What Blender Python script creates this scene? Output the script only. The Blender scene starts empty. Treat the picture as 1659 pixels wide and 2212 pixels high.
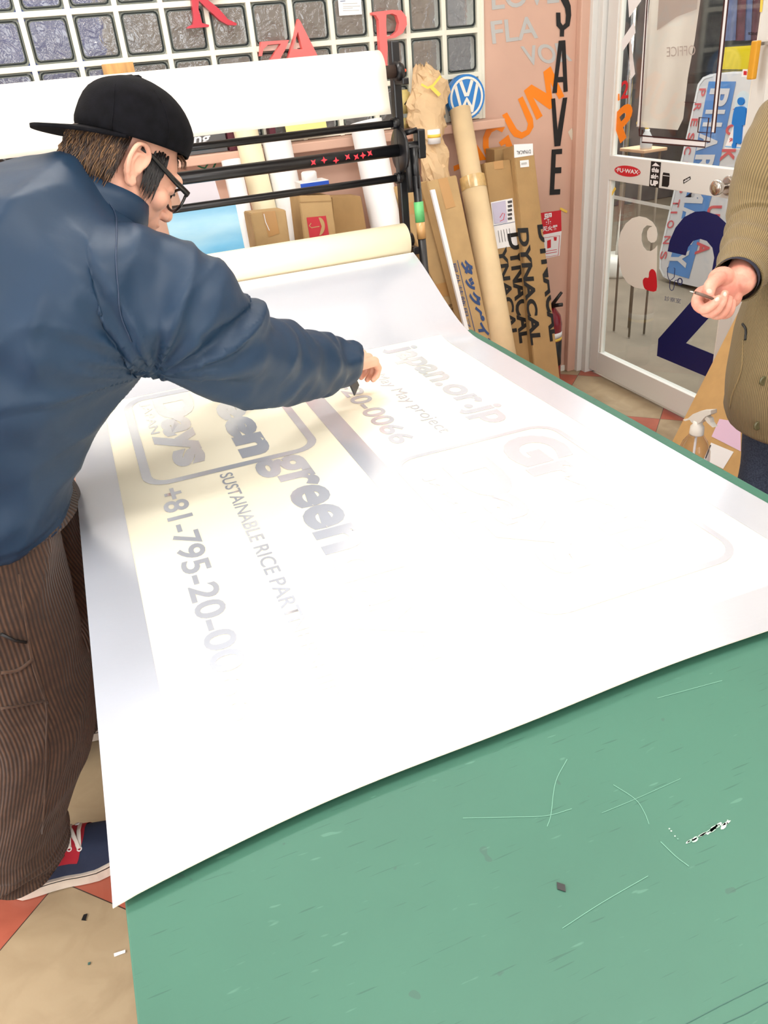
import bpy, bmesh, math, random
import numpy as np
from mathutils import Vector, Matrix, noise
random.seed(7)
SC = bpy.context.scene
COL = SC.collection
V3 = Vector
# ------------------------------------------------------------------ camera
H = 1.46
F_PX = 1683.15
ROT = ((0.92881407, -0.36159823, -0.08093917),      # image right
       (-0.24794123, -0.44415588, -0.86095917),     # image down
       (0.27537170, 0.81973915, -0.50219334))       # forward
CAM = V3((0, 0, H))
cd = bpy.data.cameras.new('camera'); cam = bpy.data.objects.new('camera', cd); COL.objects.link(cam)
cd.sensor_fit = 'VERTICAL'; cd.sensor_height = 36.0; cd.lens = F_PX / 2212 * 36.0; cd.clip_start = 0.02
_r, _d, _f = [V3(a) for a in ROT]
cam.matrix_world = Matrix(((_r.x, -_d.x, -_f.x, 0), (_r.y, -_d.y, -_f.y, 0), (_r.z, -_d.z, -_f.z, H), (0, 0, 0, 1)))
SC.camera = cam
# ------------------------------------------------------------------ world, lights, exposure
SC.view_settings.view_transform = 'Standard'; SC.view_settings.look = 'None'
SC.view_settings.exposure = -0.2; SC.view_settings.gamma = 1.0
SC.view_settings.use_curve_mapping = False
wd = bpy.data.worlds.new('world'); SC.world = wd; wd.use_nodes = True
wd.node_tree.nodes['Background'].inputs[0].default_value = (0.85, 0.9, 1, 1)
wd.node_tree.nodes['Background'].inputs[1].default_value = 0.9
CEIL = 2.55
Y0_ = -2.6
def area(name, loc, sx, sy, power, col=(1, 0.97, 0.93), rot=(0, 0, 0)):
    ld = bpy.data.lights.new(name, 'AREA'); ld.shape = 'RECTANGLE'; ld.size = sx; ld.size_y = sy
    ld.energy = power; ld.color = col
    o = bpy.data.objects.new(name, ld); o.location = loc; o.rotation_euler = rot; COL.objects.link(o); return o
LAMPS = [(0.35, 2.05, 20), (0.45, 0.55, 17), (-1.25, 1.75, 9), (-1.2, -0.4, 10), (1.55, 0.9, 11), (0.5, -1.5, 9)]
for i, (lx, ly, pw) in enumerate(LAMPS):
    area('ceiling_lamp_light', (lx, ly, CEIL - 0.075), 1.2, 0.22, pw)
area('daylight_fill', (0.2, Y0_ + 0.05, 1.55), 2.6, 1.3, 66, (0.95, 0.98, 1), (math.radians(90), 0, 0))  # fill added behind the camera to brighten upright surfaces, no known source
area('daylight_fill', (-2.22, 0.7, 1.5), 1.6, 1.3, 62, (1, 0.97, 0.93), (math.radians(90), 0, math.radians(-90)))
area('hall_light', (3.3, 3.4, 2.75), 1.4, 2.4, 105)
area('hall_light', (3.6, 6.3, 2.75), 2.0, 1.2, 60, (1, 0.95, 0.85))
area('yard_light', (0.3, 4.2, 2.9), 3.4, 1.2, 60, (0.9, 0.95, 1))

# ------------------------------------------------------------------ pixel rays onto real planes (frame 1659x2212)
def ray(x, y):
    a, b = (x - 829.5) / F_PX, (y - 1106) / F_PX
    return _r * a + _d * b + _f
def onx(x, y, X): v = ray(x, y); return CAM + v * (X / v.x)
def ony(x, y, Y): v = ray(x, y); return CAM + v * (Y / v.y)
def onz(x, y, Z): v = ray(x, y); return CAM + v * ((Z - H) / v.z)
def onp(x, y, P, N): v = ray(x, y); return CAM + v * ((P - CAM).dot(N) / v.dot(N))
def dep(x, y, d): return CAM + ray(x, y) * d
# ------------------------------------------------------------------ materials
def lin(c):
    c = c / 255.0
    return c / 12.92 if c <= 0.04045 else ((c + 0.055) / 1.055) ** 2.4
def C(r, g, b): return (lin(r), lin(g), lin(b), 1)
MATS = {}
def mat(name, rgb, rough=0.6, metal=0.0, var=0.0, vscale=8.0, bump=0.0, bscale=60.0, stretch=(1, 1, 1), spec=0.5,
        rgb2=None, coat=0.0, sheen=0.0, alpha=1.0, emit=0.0, trans=0.0, detail=6.0):
    if name in MATS: return MATS[name]
    m = bpy.data.materials.new(name); m.use_nodes = True; MATS[name] = m
    nt = m.node_tree; N = nt.nodes; L = nt.links; b = N['Principled BSDF']
    b.inputs['Base Color'].default_value = C(*rgb); b.inputs['Roughness'].default_value = rough
    b.inputs['Metallic'].default_value = metal; b.inputs['Specular IOR Level'].default_value = spec
    b.inputs['Coat Weight'].default_value = coat; b.inputs['Sheen Weight'].default_value = sheen
    b.inputs['Alpha'].default_value = alpha; b.inputs['Transmission Weight'].default_value = trans
    if emit: b.inputs['Emission Color'].default_value = C(*rgb); b.inputs['Emission Strength'].default_value = emit
    if var or bump:
        tc = N.new('ShaderNodeTexCoord'); mp = N.new('ShaderNodeMapping'); mp.inputs['Scale'].default_value = stretch
        L.new(tc.outputs['Object'], mp.inputs['Vector'])
    if var:
        n = N.new('ShaderNodeTexNoise'); n.inputs['Scale'].default_value = vscale; n.inputs['Detail'].default_value = detail
        L.new(mp.outputs[0], n.inputs['Vector'])
        r = N.new('ShaderNodeMapRange'); r.inputs[1].default_value = 0.35; r.inputs[2].default_value = 0.68
        L.new(n.outputs['Fac'], r.inputs[0])
        mx = N.new('ShaderNodeMix'); mx.data_type = 'RGBA'
        c2 = rgb2 if rgb2 else tuple(max(0, c * (1 - var)) for c in rgb)
        mx.inputs[6].default_value = C(*rgb); mx.inputs[7].default_value = C(*c2)
        L.new(r.outputs[0], mx.inputs[0]); L.new(mx.outputs[2], b.inputs['Base Color'])
    if bump:
        n = N.new('ShaderNodeTexNoise'); n.inputs['Scale'].default_value = bscale; n.inputs['Detail'].default_value = 4
        L.new(mp.outputs[0], n.inputs['Vector'])
        bp = N.new('ShaderNodeBump'); bp.inputs['Strength'].default_value = bump; bp.inputs['Distance'].default_value = 0.004
        L.new(n.outputs['Fac'], bp.inputs['Height']); L.new(bp.outputs[0], b.inputs['Normal'])
    return m
def node(m, t, **kw):
    n = m.node_tree.nodes.new(t)
    for k, v in kw.items(): setattr(n, k, v)
    return n
# ------------------------------------------------------------------ objects
def tag(o, label=None, cat=None, group=None, kind=None):
    if label: o['label'] = label
    if cat: o['category'] = cat
    if group: o['group'] = group
    if kind: o['kind'] = kind
    return o
def thing(name, label, cat, loc=(0, 0, 0), group=None):
    o = bpy.data.objects.new(name, None); o.location = loc; o.empty_display_size = 0.05; COL.objects.link(o)
    return tag(o, label, cat, group)
def par(o, p):
    if p is not None:
        o.parent = p
        w = Matrix.Translation(p.location) if p.type == 'EMPTY' else Matrix.Identity(4)
        o.matrix_parent_inverse = w.inverted()
    return o
def fin(name, me, m, p=None, smooth=False):
    o = bpy.data.objects.new(name, me); COL.objects.link(o)
    if m is not None: me.materials.append(m)
    if smooth:
        me.polygons.foreach_set('use_smooth', [True] * len(me.polygons))
    return par(o, p)
def mk(name, vs, fs, m, p=None, smooth=False):
    me = bpy.data.meshes.new(name); me.from_pydata([tuple(v) for v in vs], [], fs); me.validate(); me.update()
    return fin(name, me, m, p, smooth)
def frombm(name, bm, m, p=None, smooth=False):
    bmesh.ops.recalc_face_normals(bm, faces=bm.faces)
    me = bpy.data.meshes.new(name); bm.to_mesh(me); bm.free(); return fin(name, me, m, p, smooth)
def bm_slab(bm, O, ex, ey, ez, bev=0.0):
    O, ex, ey, ez = V3(O), V3(ex), V3(ey), V3(ez)
    vs = [bm.verts.new(O + ex * i + ey * j + ez * k) for i, j, k in ((0,0,0),(1,0,0),(1,1,0),(0,1,0),(0,0,1),(1,0,1),(1,1,1),(0,1,1))]
    fs = [bm.faces.new([vs[i] for i in q]) for q in ((0,3,2,1),(4,5,6,7),(0,1,5,4),(1,2,6,5),(2,3,7,6),(3,0,4,7))]
    if bev:
        es = list({e for f in fs for e in f.edges})
        bmesh.ops.bevel(bm, geom=es, offset=bev, segments=2, affect='EDGES', profile=0.6)
def slab(name, O, ex, ey, ez, m, p=None, bev=0.002):
    bm = bmesh.new(); bm_slab(bm, O, ex, ey, ez, bev); return frombm(name, bm, m, p)
def box(name, lo, hi, m, p=None, bev=0.002):
    return slab(name, lo, (hi[0]-lo[0], 0, 0), (0, hi[1]-lo[1], 0), (0, 0, hi[2]-lo[2]), m, p, bev)
def frame_of(d):
    d = d.normalized(); a = V3((0, 0, 1)) if abs(d.z) < 0.9 else V3((1, 0, 0))
    u = d.cross(a).normalized(); return u, d.cross(u).normalized()
def bm_tube(bm, pts, rad, n=14, caps=True, up=None, uv=None):
    """rad: list of r or (ru, rv)."""
    pts = [V3(p) for p in pts]; rings = []
    if not isinstance(rad, (list, tuple)): rad = [rad] * len(pts)
    u = None
    for i, P in enumerate(pts):
        d = (pts[min(i+1, len(pts)-1)] - pts[max(i-1, 0)]).normalized()
        if up is not None: u = (V3(up) - d * d.dot(V3(up))).normalized()
        elif u is None: u = frame_of(d)[0]
        else: u = (u - d * d.dot(u)).normalized()
        w = d.cross(u); r = rad[i]; ru, rv = (r if isinstance(r, (tuple, list)) else (r, r))
        rings.append([bm.verts.new(P + u * (math.cos(a) * ru) + w * (math.sin(a) * rv)) for a in [2*math.pi*k/n for k in range(n)]])
    lay = bm.loops.layers.uv.verify() if uv else None
    for i in range(len(rings) - 1):
        for k in range(n):
            f = bm.faces.new((rings[i][k], rings[i][(k+1) % n], rings[i+1][(k+1) % n], rings[i+1][k]))
            f.smooth = True
            if uv:
                for lp, (a, b) in zip(f.loops, ((k, i), (k+1, i), (k+1, i+1), (k, i+1))): lp[lay].uv = (a / n, b * uv)
    if caps: bm.faces.new(rings[0][::-1]); bm.faces.new(rings[-1])
    return rings
def tube(name, pts, rad, m, p=None, n=16, caps=True, up=None, smooth=False):
    bm = bmesh.new(); bm_tube(bm, pts, rad, n, caps, up); return frombm(name, bm, m, p)
def spline(pts, n):
    """Catmull-Rom through tuples of any length"""
    P = [np.array(q, float) for q in pts]; P = [2*P[0]-P[1]] + P + [2*P[-1]-P[-2]]; out = []
    for i in range(1, len(P) - 2):
        for k in range(n):
            t = k / n; a, b, c, d = P[i-1], P[i], P[i+1], P[i+2]
            out.append(0.5 * ((2*b) + (-a+c)*t + (2*a-5*b+4*c-d)*t*t + (-a+3*b-3*c+d)*t**3))
    out.append(P[-2]); return out
def lathe(name, prof, loc, m, p=None, n=28, M=None, smooth=True):
    vs, fs = [], []; M = M or Matrix.Identity(3)
    for r, z in prof:
        for k in range(n):
            a = 2*math.pi*k/n; vs.append(V3(loc) + M @ V3((r*math.cos(a), r*math.sin(a), z)))
    for i in range(len(prof)-1):
        for k in range(n): fs.append((i*n+k, i*n+(k+1) % n, (i+1)*n+(k+1) % n, (i+1)*n+k))
    fs.append(tuple(range(n))[::-1]); fs.append(tuple((len(prof)-1)*n + k for k in range(n)))
    o = mk(name, vs, fs, m, p, smooth)
    for f in o.data.polygons:
        if len(f.vertices) > 4: f.use_smooth = False
    return o
def decal(name, loops, m, p=None, thick=None):
    """flat shape from loops of 3-D points (later loops are holes)"""
    bm = bmesh.new(); es = []
    for lp in loops:
        vs = [bm.verts.new(q) for q in lp]
        es += [bm.edges.new((vs[i], vs[(i+1) % len(vs)])) for i in range(len(vs))]
    bmesh.ops.triangle_fill(bm, edges=es, use_beauty=True)
    if thick is not None:
        r = bmesh.ops.extrude_face_region(bm, geom=list(bm.faces))
        bmesh.ops.translate(bm, vec=V3(thick), verts=[g for g in r['geom'] if isinstance(g, bmesh.types.BMVert)])
    return frombm(name, bm, m, p)
def text(name, s, O, BR, TL, m, p=None, bold=0.0, thick=None, fn=None, clip=None):
    """lettering fitted to the parallelogram O (bottom left), BR, TL"""
    cu = bpy.data.curves.new('t', 'FONT'); cu.body = s; cu.size = 1; cu.offset = bold; cu.resolution_u = 4
    o = bpy.data.objects.new('t', cu); COL.objects.link(o); bpy.context.view_layer.update()
    me = bpy.data.meshes.new_from_object(o.evaluated_get(bpy.context.evaluated_depsgraph_get()))
    bpy.data.objects.remove(o); bpy.data.curves.remove(cu)
    n = len(me.vertices); co = np.zeros(n*3); me.vertices.foreach_get('co', co); co = co.reshape(-1, 3)
    mn, mx = co.min(0), co.max(0); uv = (co - mn) / np.maximum(mx - mn, 1e-6)
    O, BR, TL = V3(O), V3(BR), V3(TL)
    for i, v in enumerate(me.vertices):
        q = O + (BR - O) * uv[i, 0] + (TL - O) * uv[i, 1]
        v.co = fn(q) if fn else q
    me.materials.clear()
    bm = bmesh.new(); bm.from_mesh(me); bpy.data.meshes.remove(me)
    if clip: bmesh.ops.bisect_plane(bm, geom=list(bm.verts)+list(bm.edges)+list(bm.faces), plane_co=clip[0], plane_no=clip[1], clear_outer=True)
    if thick is not None:
        r = bmesh.ops.extrude_face_region(bm, geom=list(bm.faces))
        bmesh.ops.translate(bm, vec=V3(thick), verts=[g for g in r['geom'] if isinstance(g, bmesh.types.BMVert)])
        bmesh.ops.recalc_face_normals(bm, faces=bm.faces)
    me = bpy.data.meshes.new(name); bm.to_mesh(me); bm.free(); return fin(name, me, m, p)
def remesh(bms, vox, smooth=4):
    """union of overlapping closed shapes into one continuous skin; returns a mesh"""
    me = bpy.data.meshes.new('r'); bms.to_mesh(me); bms.free()
    o = bpy.data.objects.new('r', me); COL.objects.link(o)
    md = o.modifiers.new('v', 'REMESH'); md.mode = 'VOXEL'; md.voxel_size = vox
    if smooth:
        s = o.modifiers.new('s', 'SMOOTH'); s.iterations = smooth; s.factor = 0.6
    bpy.context.view_layer.update()
    r = bpy.data.meshes.new_from_object(o.evaluated_get(bpy.context.evaluated_depsgraph_get()))
    bpy.data.objects.remove(o); bpy.data.meshes.remove(me); return r
def join_meshes(ms):
    bm = bmesh.new()
    for m in ms: bm.from_mesh(m); bpy.data.meshes.remove(m)
    me = bpy.data.meshes.new('j'); bm.to_mesh(me); bm.free(); return me
def bm_ell(bm, c, r, M=None, n=20):
    M = M or Matrix.Identity(3); T = Matrix.Translation(V3(c)) @ (M.to_4x4()) @ Matrix.Diagonal((r[0], r[1], r[2], 1))
    bmesh.ops.create_uvsphere(bm, u_segments=n, v_segments=n//2+2, radius=1, matrix=T)

# ------------------------------------------------------------------ shared materials
m_pink = mat('pink_paint', (220, 180, 160), 0.55, var=0.05, vscale=3, bump=0.15, bscale=25)
m_white = mat('white_paint', (238, 236, 228), 0.4)
m_cream = mat('cream_joint', (240, 238, 222), 0.5, var=0.03, vscale=6)
m_black = mat('black_metal', (26, 26, 28), 0.35, spec=0.5, bump=0.05)
m_blackflat = mat('black_vinyl', (18, 18, 20), 0.5)
m_card = mat('cardboard', (192, 160, 112), 0.8, var=0.06, vscale=14, bump=0.1, bscale=120)
m_card2 = mat('cardboard_dark', (180, 146, 98), 0.8, var=0.06, vscale=12, bump=0.1, bscale=120)
m_tape = mat('brown_tape', (190, 146, 92), 0.35, coat=0.3)
m_ctape = mat('clear_yellow_tape', (226, 190, 128), 0.2, coat=0.6, var=0.15, vscale=40)
m_paperw = mat('white_paper', (240, 240, 242), 0.55)
m_kraft = mat('kraft_paper', (222, 190, 148), 0.75, var=0.08, vscale=10)
m_tube = mat('kraft_tube', (226, 200, 158), 0.6, var=0.05, vscale=12)
m_alu = mat('white_aluminium', (225, 225, 222), 0.35, spec=0.5)
m_red = mat('red_vinyl', (208, 32, 46), 0.4)
m_navyv = mat('navy_vinyl', (18, 28, 92), 0.35, var=0.1, vscale=200)
m_orange = mat('orange_vinyl', (252, 138, 18), 0.4)
m_grey = mat('grey_lettering', (190, 190, 188), 0.5)
m_blue = mat('blue_paint', (22, 120, 205), 0.4)
m_yellow = mat('yellow_tape', (244, 208, 88), 0.5)
m_greent = mat('green_tape', (94, 176, 108), 0.4)
m_steel = mat('chrome', (210, 205, 200), 0.15, metal=1.0)
m_concrete = mat('hall_concrete', (142, 130, 114), 0.8, var=0.12, vscale=4, bump=0.2, bscale=40)

# ================================================================== SETTING
X0, XR, Y0, YW = -2.3, 2.232, -2.6, 3.28
# floor with 45 degree checker of beige and terracotta tiles
m_floor = mat('floor_tiles', (205, 182, 145), 0.38, bump=0.12, bscale=30)
nt = m_floor.node_tree; N, L = nt.nodes, nt.links; bs = N['Principled BSDF']
geo = node(m_floor, 'ShaderNodeNewGeometry'); sx = node(m_floor, 'ShaderNodeSeparateXYZ'); L.new(geo.outputs['Position'], sx.inputs[0])
def mth(m, op, a, b=None, c=None):
    n = m.node_tree.nodes.new('ShaderNodeMath'); n.operation = op
    for i, v in enumerate((a, b, c)):
        if v is None: continue
        if isinstance(v, (int, float)): n.inputs[i].default_value = v
        else: m.node_tree.links.new(v, n.inputs[i])
    return n.outputs[0]
TS = 0.45 * math.sqrt(2)
ua = mth(m_floor, 'DIVIDE', mth(m_floor, 'ADD', mth(m_floor, 'ADD', sx.outputs[0], sx.outputs[1]), -0.885 + TS*20), TS)
ub = mth(m_floor, 'DIVIDE', mth(m_floor, 'ADD', mth(m_floor, 'SUBTRACT', sx.outputs[1], sx.outputs[0]), -1.65 + TS*20), TS)
par_ = mth(m_floor, 'MODULO', mth(m_floor, 'ADD', mth(m_floor, 'FLOOR', ua), mth(m_floor, 'FLOOR', ub)), 2)
par_ = mth(m_floor, 'LESS_THAN', par_, 0.5)      # beige where parity is even
fa = mth(m_floor, 'ABSOLUTE', mth(m_floor, 'SUBTRACT', mth(m_floor, 'FRACT', ua), 0.5))
fb = mth(m_floor, 'ABSOLUTE', mth(m_floor, 'SUBTRACT', mth(m_floor, 'FRACT', ub), 0.5))
seam = mth(m_floor, 'GREATER_THAN', mth(m_floor, 'MAXIMUM', fa, fb), 0.4975)
nz = node(m_floor, 'ShaderNodeTexNoise'); nz.inputs['Scale'].default_value = 9; nz.inputs['Detail'].default_value = 9; nz.inputs['Distortion'].default_value = 1.2
L.new(geo.outputs['Position'], nz.inputs['Vector'])
def mix(m, f, a, b):
    n = m.node_tree.nodes.new('ShaderNodeMix'); n.data_type = 'RGBA'
    for i, v in ((0, f), (6, a), (7, b)):
        if isinstance(v, (tuple, float, int)): n.inputs[i].default_value = v
        else: m.node_tree.links.new(v, n.inputs[i])
    return n.outputs[2]
nr = mth(m_floor, 'MULTIPLY', mth(m_floor, 'SUBTRACT', nz.outputs['Fac'], 0.35), 2.2)
beige = mix(m_floor, nr, C(170, 151, 122), C(150, 130, 102))
terra = mix(m_floor, nr, C(178, 96, 76), C(158, 80, 62))
cc = mix(m_floor, par_, terra, beige)
cc = mix(m_floor, seam, cc, C(60, 45, 40))
L.new(cc, bs.inputs['Base Color'])
def struct(o): o['kind'] = 'structure'; return o
struct(box('floor', (X0, Y0, -0.05), (XR + 0.02, YW + 0.05, 0), m_floor, bev=0))
m_ceil = mat('ceiling_paint', (244, 242, 236), 0.6)
struct(box('ceiling', (X0, Y0, CEIL), (XR, YW, CEIL + 0.05), m_ceil, bev=0))
m_wallw = mat('white_wall', (240, 236, 226), 0.6, var=0.03, vscale=4)
struct(box('wall_left', (X0 - 0.06, Y0, 0), (X0, YW, CEIL), m_wallw, bev=0))
struct(box('wall_front', (X0, Y0 - 0.06, 0), (XR, Y0, CEIL), m_wallw, bev=0))
w3 = struct(thing('window_3', None, None, (X0, 0.7, 0.85)))
box('window_frame', (X0, -0.15, 0.8), (X0 + 0.02, 1.55, 2.2), m_white, w3)
box('window_pane', (X0 + 0.02, -0.1, 0.85), (X0 + 0.025, 1.5, 2.15), mat('daylit_pane', (235, 245, 255), 0.3, emit=1.2), w3)
w2 = struct(thing('fill_window', None, None, (0.2, Y0, 0.9)))  # made-up window with glowing pane, added out of view for the front fill
box('window_frame', (-1.15, Y0, 0.85), (1.55, Y0 + 0.02, 2.25), m_white, w2)
box('window_pane', (-1.1, Y0 + 0.02, 0.9), (1.5, Y0 + 0.025, 2.2), mat('daylit_pane', (235, 245, 255), 0.3, emit=1.2), w2)
# back wall: pink below and right of the glass blocks, with the opening for them
GZ0, GZ1, GX1, P = 1.205, 1.841, 1.705, 0.154
GX0 = 1.692 - 26 * P
bm = bmesh.new()
bm_slab(bm, (X0, YW, 0), (XR - X0, 0, 0), (0, 0.12, 0), (0, 0, GZ0))
bm_slab(bm, (GX1, YW, GZ0), (XR - GX1, 0, 0), (0, 0.12, 0), (0, 0, CEIL - GZ0))
wb = struct(frombm('wall_back', bm, m_pink))
struct(box('wall_back_upper', (X0, YW, GZ1), (GX1, YW + 0.12, CEIL), m_wallw, bev=0))
struct(box('trim_1', (2.145, YW - 0.035, 0), (2.205, YW, CEIL), m_pink, bev=0.006))
struct(box('baseboard_back', (1.2, YW - 0.012, 0), (2.145, YW, 0.03), m_white, bev=0.003))
# right wall beyond the door
struct(box('wall_right', (XR, Y0, 0), (XR + 0.1, 2.16, CEIL), m_wallw, bev=0))
struct(box('wall_right_lintel', (XR, 2.16, 2.12), (XR + 0.1, YW, CEIL), m_wallw, bev=0)).name = 'wall_right_upper'
# glass-block window
win = struct(thing('window_1', None, None, (0, YW, GZ0)))
bm = bmesh.new()
cols = [1.692 - P*k for k in range(0, 27)]; rows = [1.2163 + P*k for k in range(0, 5)]
for x in cols: bm_slab(bm, (x - 0.009, YW - 0.006, GZ0), (0.018, 0, 0), (0, 0.08, 0), (0, 0, GZ1 - GZ0), 0.003)
for z in rows: bm_slab(bm, (GX0, YW - 0.0055, z - 0.009), (GX1 - GX0, 0, 0), (0, 0.08, 0), (0, 0, 0.018), 0.003)
bm_slab(bm, (1.700, YW - 0.008, GZ0), (0.012, 0, 0), (0, 0.08, 0), (0, 0, GZ1 - GZ0), 0.002)
frombm('window_mortar', bm, m_cream, win)
m_gb = bpy.data.materials.new('wavy_glass'); m_gb.use_nodes = True; nt = m_gb.node_tree; nt.nodes.clear()
out = node(m_gb, 'ShaderNodeOutputMaterial'); tc = node(m_gb, 'ShaderNodeTexCoord')
nn = node(m_gb, 'ShaderNodeTexNoise'); nn.inputs['Scale'].default_value = 26; nn.inputs['Detail'].default_value = 3; nn.inputs['Distortion'].default_value = 0.8
bp = node(m_gb, 'ShaderNodeBump'); bp.inputs['Strength'].default_value = 0.8; bp.inputs['Distance'].default_value = 0.012
nt.links.new(tc.outputs['Object'], nn.inputs['Vector']); nt.links.new(nn.outputs['Fac'], bp.inputs['Height'])
rf = node(m_gb, 'ShaderNodeBsdfRefraction'); rf.inputs['IOR'].default_value = 1.15; rf.inputs['Roughness'].default_value = 0.25; rf.inputs['Color'].default_value = (0.80, 0.84, 0.86, 1)
df = node(m_gb, 'ShaderNodeBsdfDiffuse'); df.inputs['Color'].default_value = C(140, 140, 142)
gl = node(m_gb, 'ShaderNodeBsdfGlossy'); gl.inputs['Roughness'].default_value = 0.08
for n_ in (rf, gl, df): nt.links.new(bp.outputs[0], n_.inputs['Normal'])
m1 = node(m_gb, 'ShaderNodeMixShader'); m1.inputs[0].default_value = 0.42; m2 = node(m_gb, 'ShaderNodeMixShader'); m2.inputs[0].default_value = 0.07
nt.links.new(rf.outputs[0], m1.inputs[1]); nt.links.new(df.outputs[0], m1.inputs[2])
nt.links.new(m1.outputs[0], m2.inputs[1]); nt.links.new(gl.outputs[0], m2.inputs[2]); nt.links.new(m2.outputs[0], out.inputs[0])
m_gdark = mat('glass_edge', (46, 52, 54), 0.15, coat=0.5)
m_gedge = mat('glass_bevel', (150, 156, 152), 0.12, coat=0.6)
bmf, bme, bmb = bmesh.new(), bmesh.new(), bmesh.new()
for x in cols[:-1]:
    for z in rows[:-1]:
        xa, xb, za, zb = x - P + 0.009, x - 0.009, z + 0.009, z + P - 0.009
        def rr(bm, ins, y, prev=None):
            pts = []; r = 0.012
            for cx, cz, a0 in ((xb-ins-r, zb-ins-r, 0), (xa+ins+r, zb-ins-r, 90), (xa+ins+r, za+ins+r, 180), (xb-ins-r, za+ins+r, 270)):
                for k in range(3):
                    a = math.radians(a0 + 45*k); pts.append((cx + r*math.cos(a), y, cz + r*math.sin(a)))
            return [bm.verts.new(q) for q in pts]
        def band(bm, i0, y0, i1, y1):
            a, b = rr(bm, i0, y0), rr(bm, i1, y1)
            for k in range(12): bm.faces.new((a[k], a[(k+1) % 12], b[(k+1) % 12], b[k]))
        band(bmb, 0.000, YW + 0.012, 0.005, YW + 0.004)
        band(bme, 0.005, YW + 0.004, 0.009, YW + 0.010)
        band(bmb, 0.009, YW + 0.010, 0.012, YW + 0.003)
        bmf.faces.new(rr(bmf, 0.012, YW + 0.003))
        c = [bmb.verts.new(q) for q in ((xa-.004, YW+.013, za-.004), (xb+.004, YW+.013, za-.004), (xb+.004, YW+.013, zb+.004), (xa-.004, YW+.013, zb+.004))]
frombm('glass_blocks', bmf, m_gb, win)['label'] = 'rippled clear faces of the glass blocks'
frombm('block_bevels', bmb, m_gedge, win); frombm('block_grooves', bme, m_gdark, win)
# yard behind the blocks
m_yard = mat('yard_wall', (150, 128, 104), 0.8, var=0.35, vscale=1.3, rgb2=(92, 90, 90))
struct(box('wall_yard', (-3.0, 5.0, 0), (2.2, 5.06, 3.0), m_yard, bev=0))
struct(box('ground_yard', (-3.0, 3.4, -0.05), (2.2, 5.0, 0.0), m_concrete, bev=0))
tp = tag(box('blue_tarp', (-0.18, 3.75, 0.0), (0.28, 3.95, 2.1), mat('tarp_blue', (60, 92, 190), 0.5, var=0.2, vscale=5), bev=0.05), 'blue tarpaulin bundle blurred behind the glass blocks', 'tarpaulin')
tag(box('dark_cabinet', (0.3, 3.8, 0), (1.62, 4.0, 1.40), mat('dark_yard_box', (56, 54, 54), 0.6), bev=0.03), 'dark low cabinet blurred outside behind the glass blocks', 'cabinet')
tag(box('tan_screen', (0.46, 4.1, 0), (1.8, 4.16, 2.2), mat('tan_yard', (150, 124, 92), 0.7, var=0.1), bev=0.02), 'tan screen standing outside behind the glass blocks', 'screen')
tag(box('grey_locker', (-1.4, 3.8, 0), (-0.22, 4.1, 2.1), mat('grey_yard', (112, 114, 118), 0.6, var=0.1), bev=0.02), 'grey locker blurred outside behind the glass blocks', 'locker')
# ceiling lamps
m_diff = mat('lamp_diffuser', (255, 250, 240), 0.5, emit=3.0)
for i, (lx, ly, pw) in enumerate(LAMPS):
    t = thing('ceiling_lamp', 'long white fluorescent lamp fixed to the ceiling of the workshop', 'lamp', (lx, ly, CEIL), 'fluorescent lamps on the ceiling')
    box('lamp_body', (lx - 0.62, ly - 0.13, CEIL - 0.05), (lx + 0.62, ly + 0.13, CEIL - 0.001), m_white, t)
    box('lamp_tube', (lx - 0.60, ly - 0.10, CEIL - 0.07), (lx + 0.60, ly + 0.10, CEIL - 0.05), m_diff, t)
# wall lettering, a part of the wall it is stuck to
YL = YW - 0.0015
def wl(name, s, a, b, c, m, bold=0.0, **k): return text(name, s, ony(*a, YL), ony(*b, YL), ony(*c, YL), m, wb, bold, **k)
YO = YW - 0.001
wl('grey_lettering', 'LOVE', (1063, 22), (1208, 6), (1060, -34), m_grey, 0.015)
wl('grey_lettering', 'FLA', (1064, 95), (1163, 82), (1059, 46), m_grey, 0.015)
wl('grey_lettering', 'VOR', (1137, 142), (1237, 132), (1124, 100), m_grey, 0.02)
zo = lambda l: [ony(x/3.318+800, y/3.318, YL) for x, y in l]
for l in ([(1100,650),(1155,605),(1262,668),(1240,515),(1292,475),(1390,690),(1352,712),(1290,590),(1312,768),(1285,785),(1168,700),(1235,830),(1192,860)],
          [(945,825),(980,805),(1050,925),(1085,948),(1120,932),(1130,888),(1058,710),(1092,690),(1165,850),(1170,910),(1140,962),(1085,995),(1030,980),(1003,945)],
          [(965,912),(925,890),(875,898),(830,930),(808,985),(806,1050),(822,1105),(855,1150),(900,1160),(960,1150),(1025,1060),(990,965),(920,1020),(938,1048),(968,1032),(975,1075),(930,1110),(895,1110),(866,1088),(848,1050),(848,990),(870,948),(905,930),(945,948)],
          [(760,1030),(835,1145),(770,1152),(600,1228),(596,1190),(755,1130)]):
    decal('orange_letter', [zo(l)], m_orange, wb)
zw = lambda l: [ony(x/3.318+800, y/3.318, YW - 0.003) for x, y in l]
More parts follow.
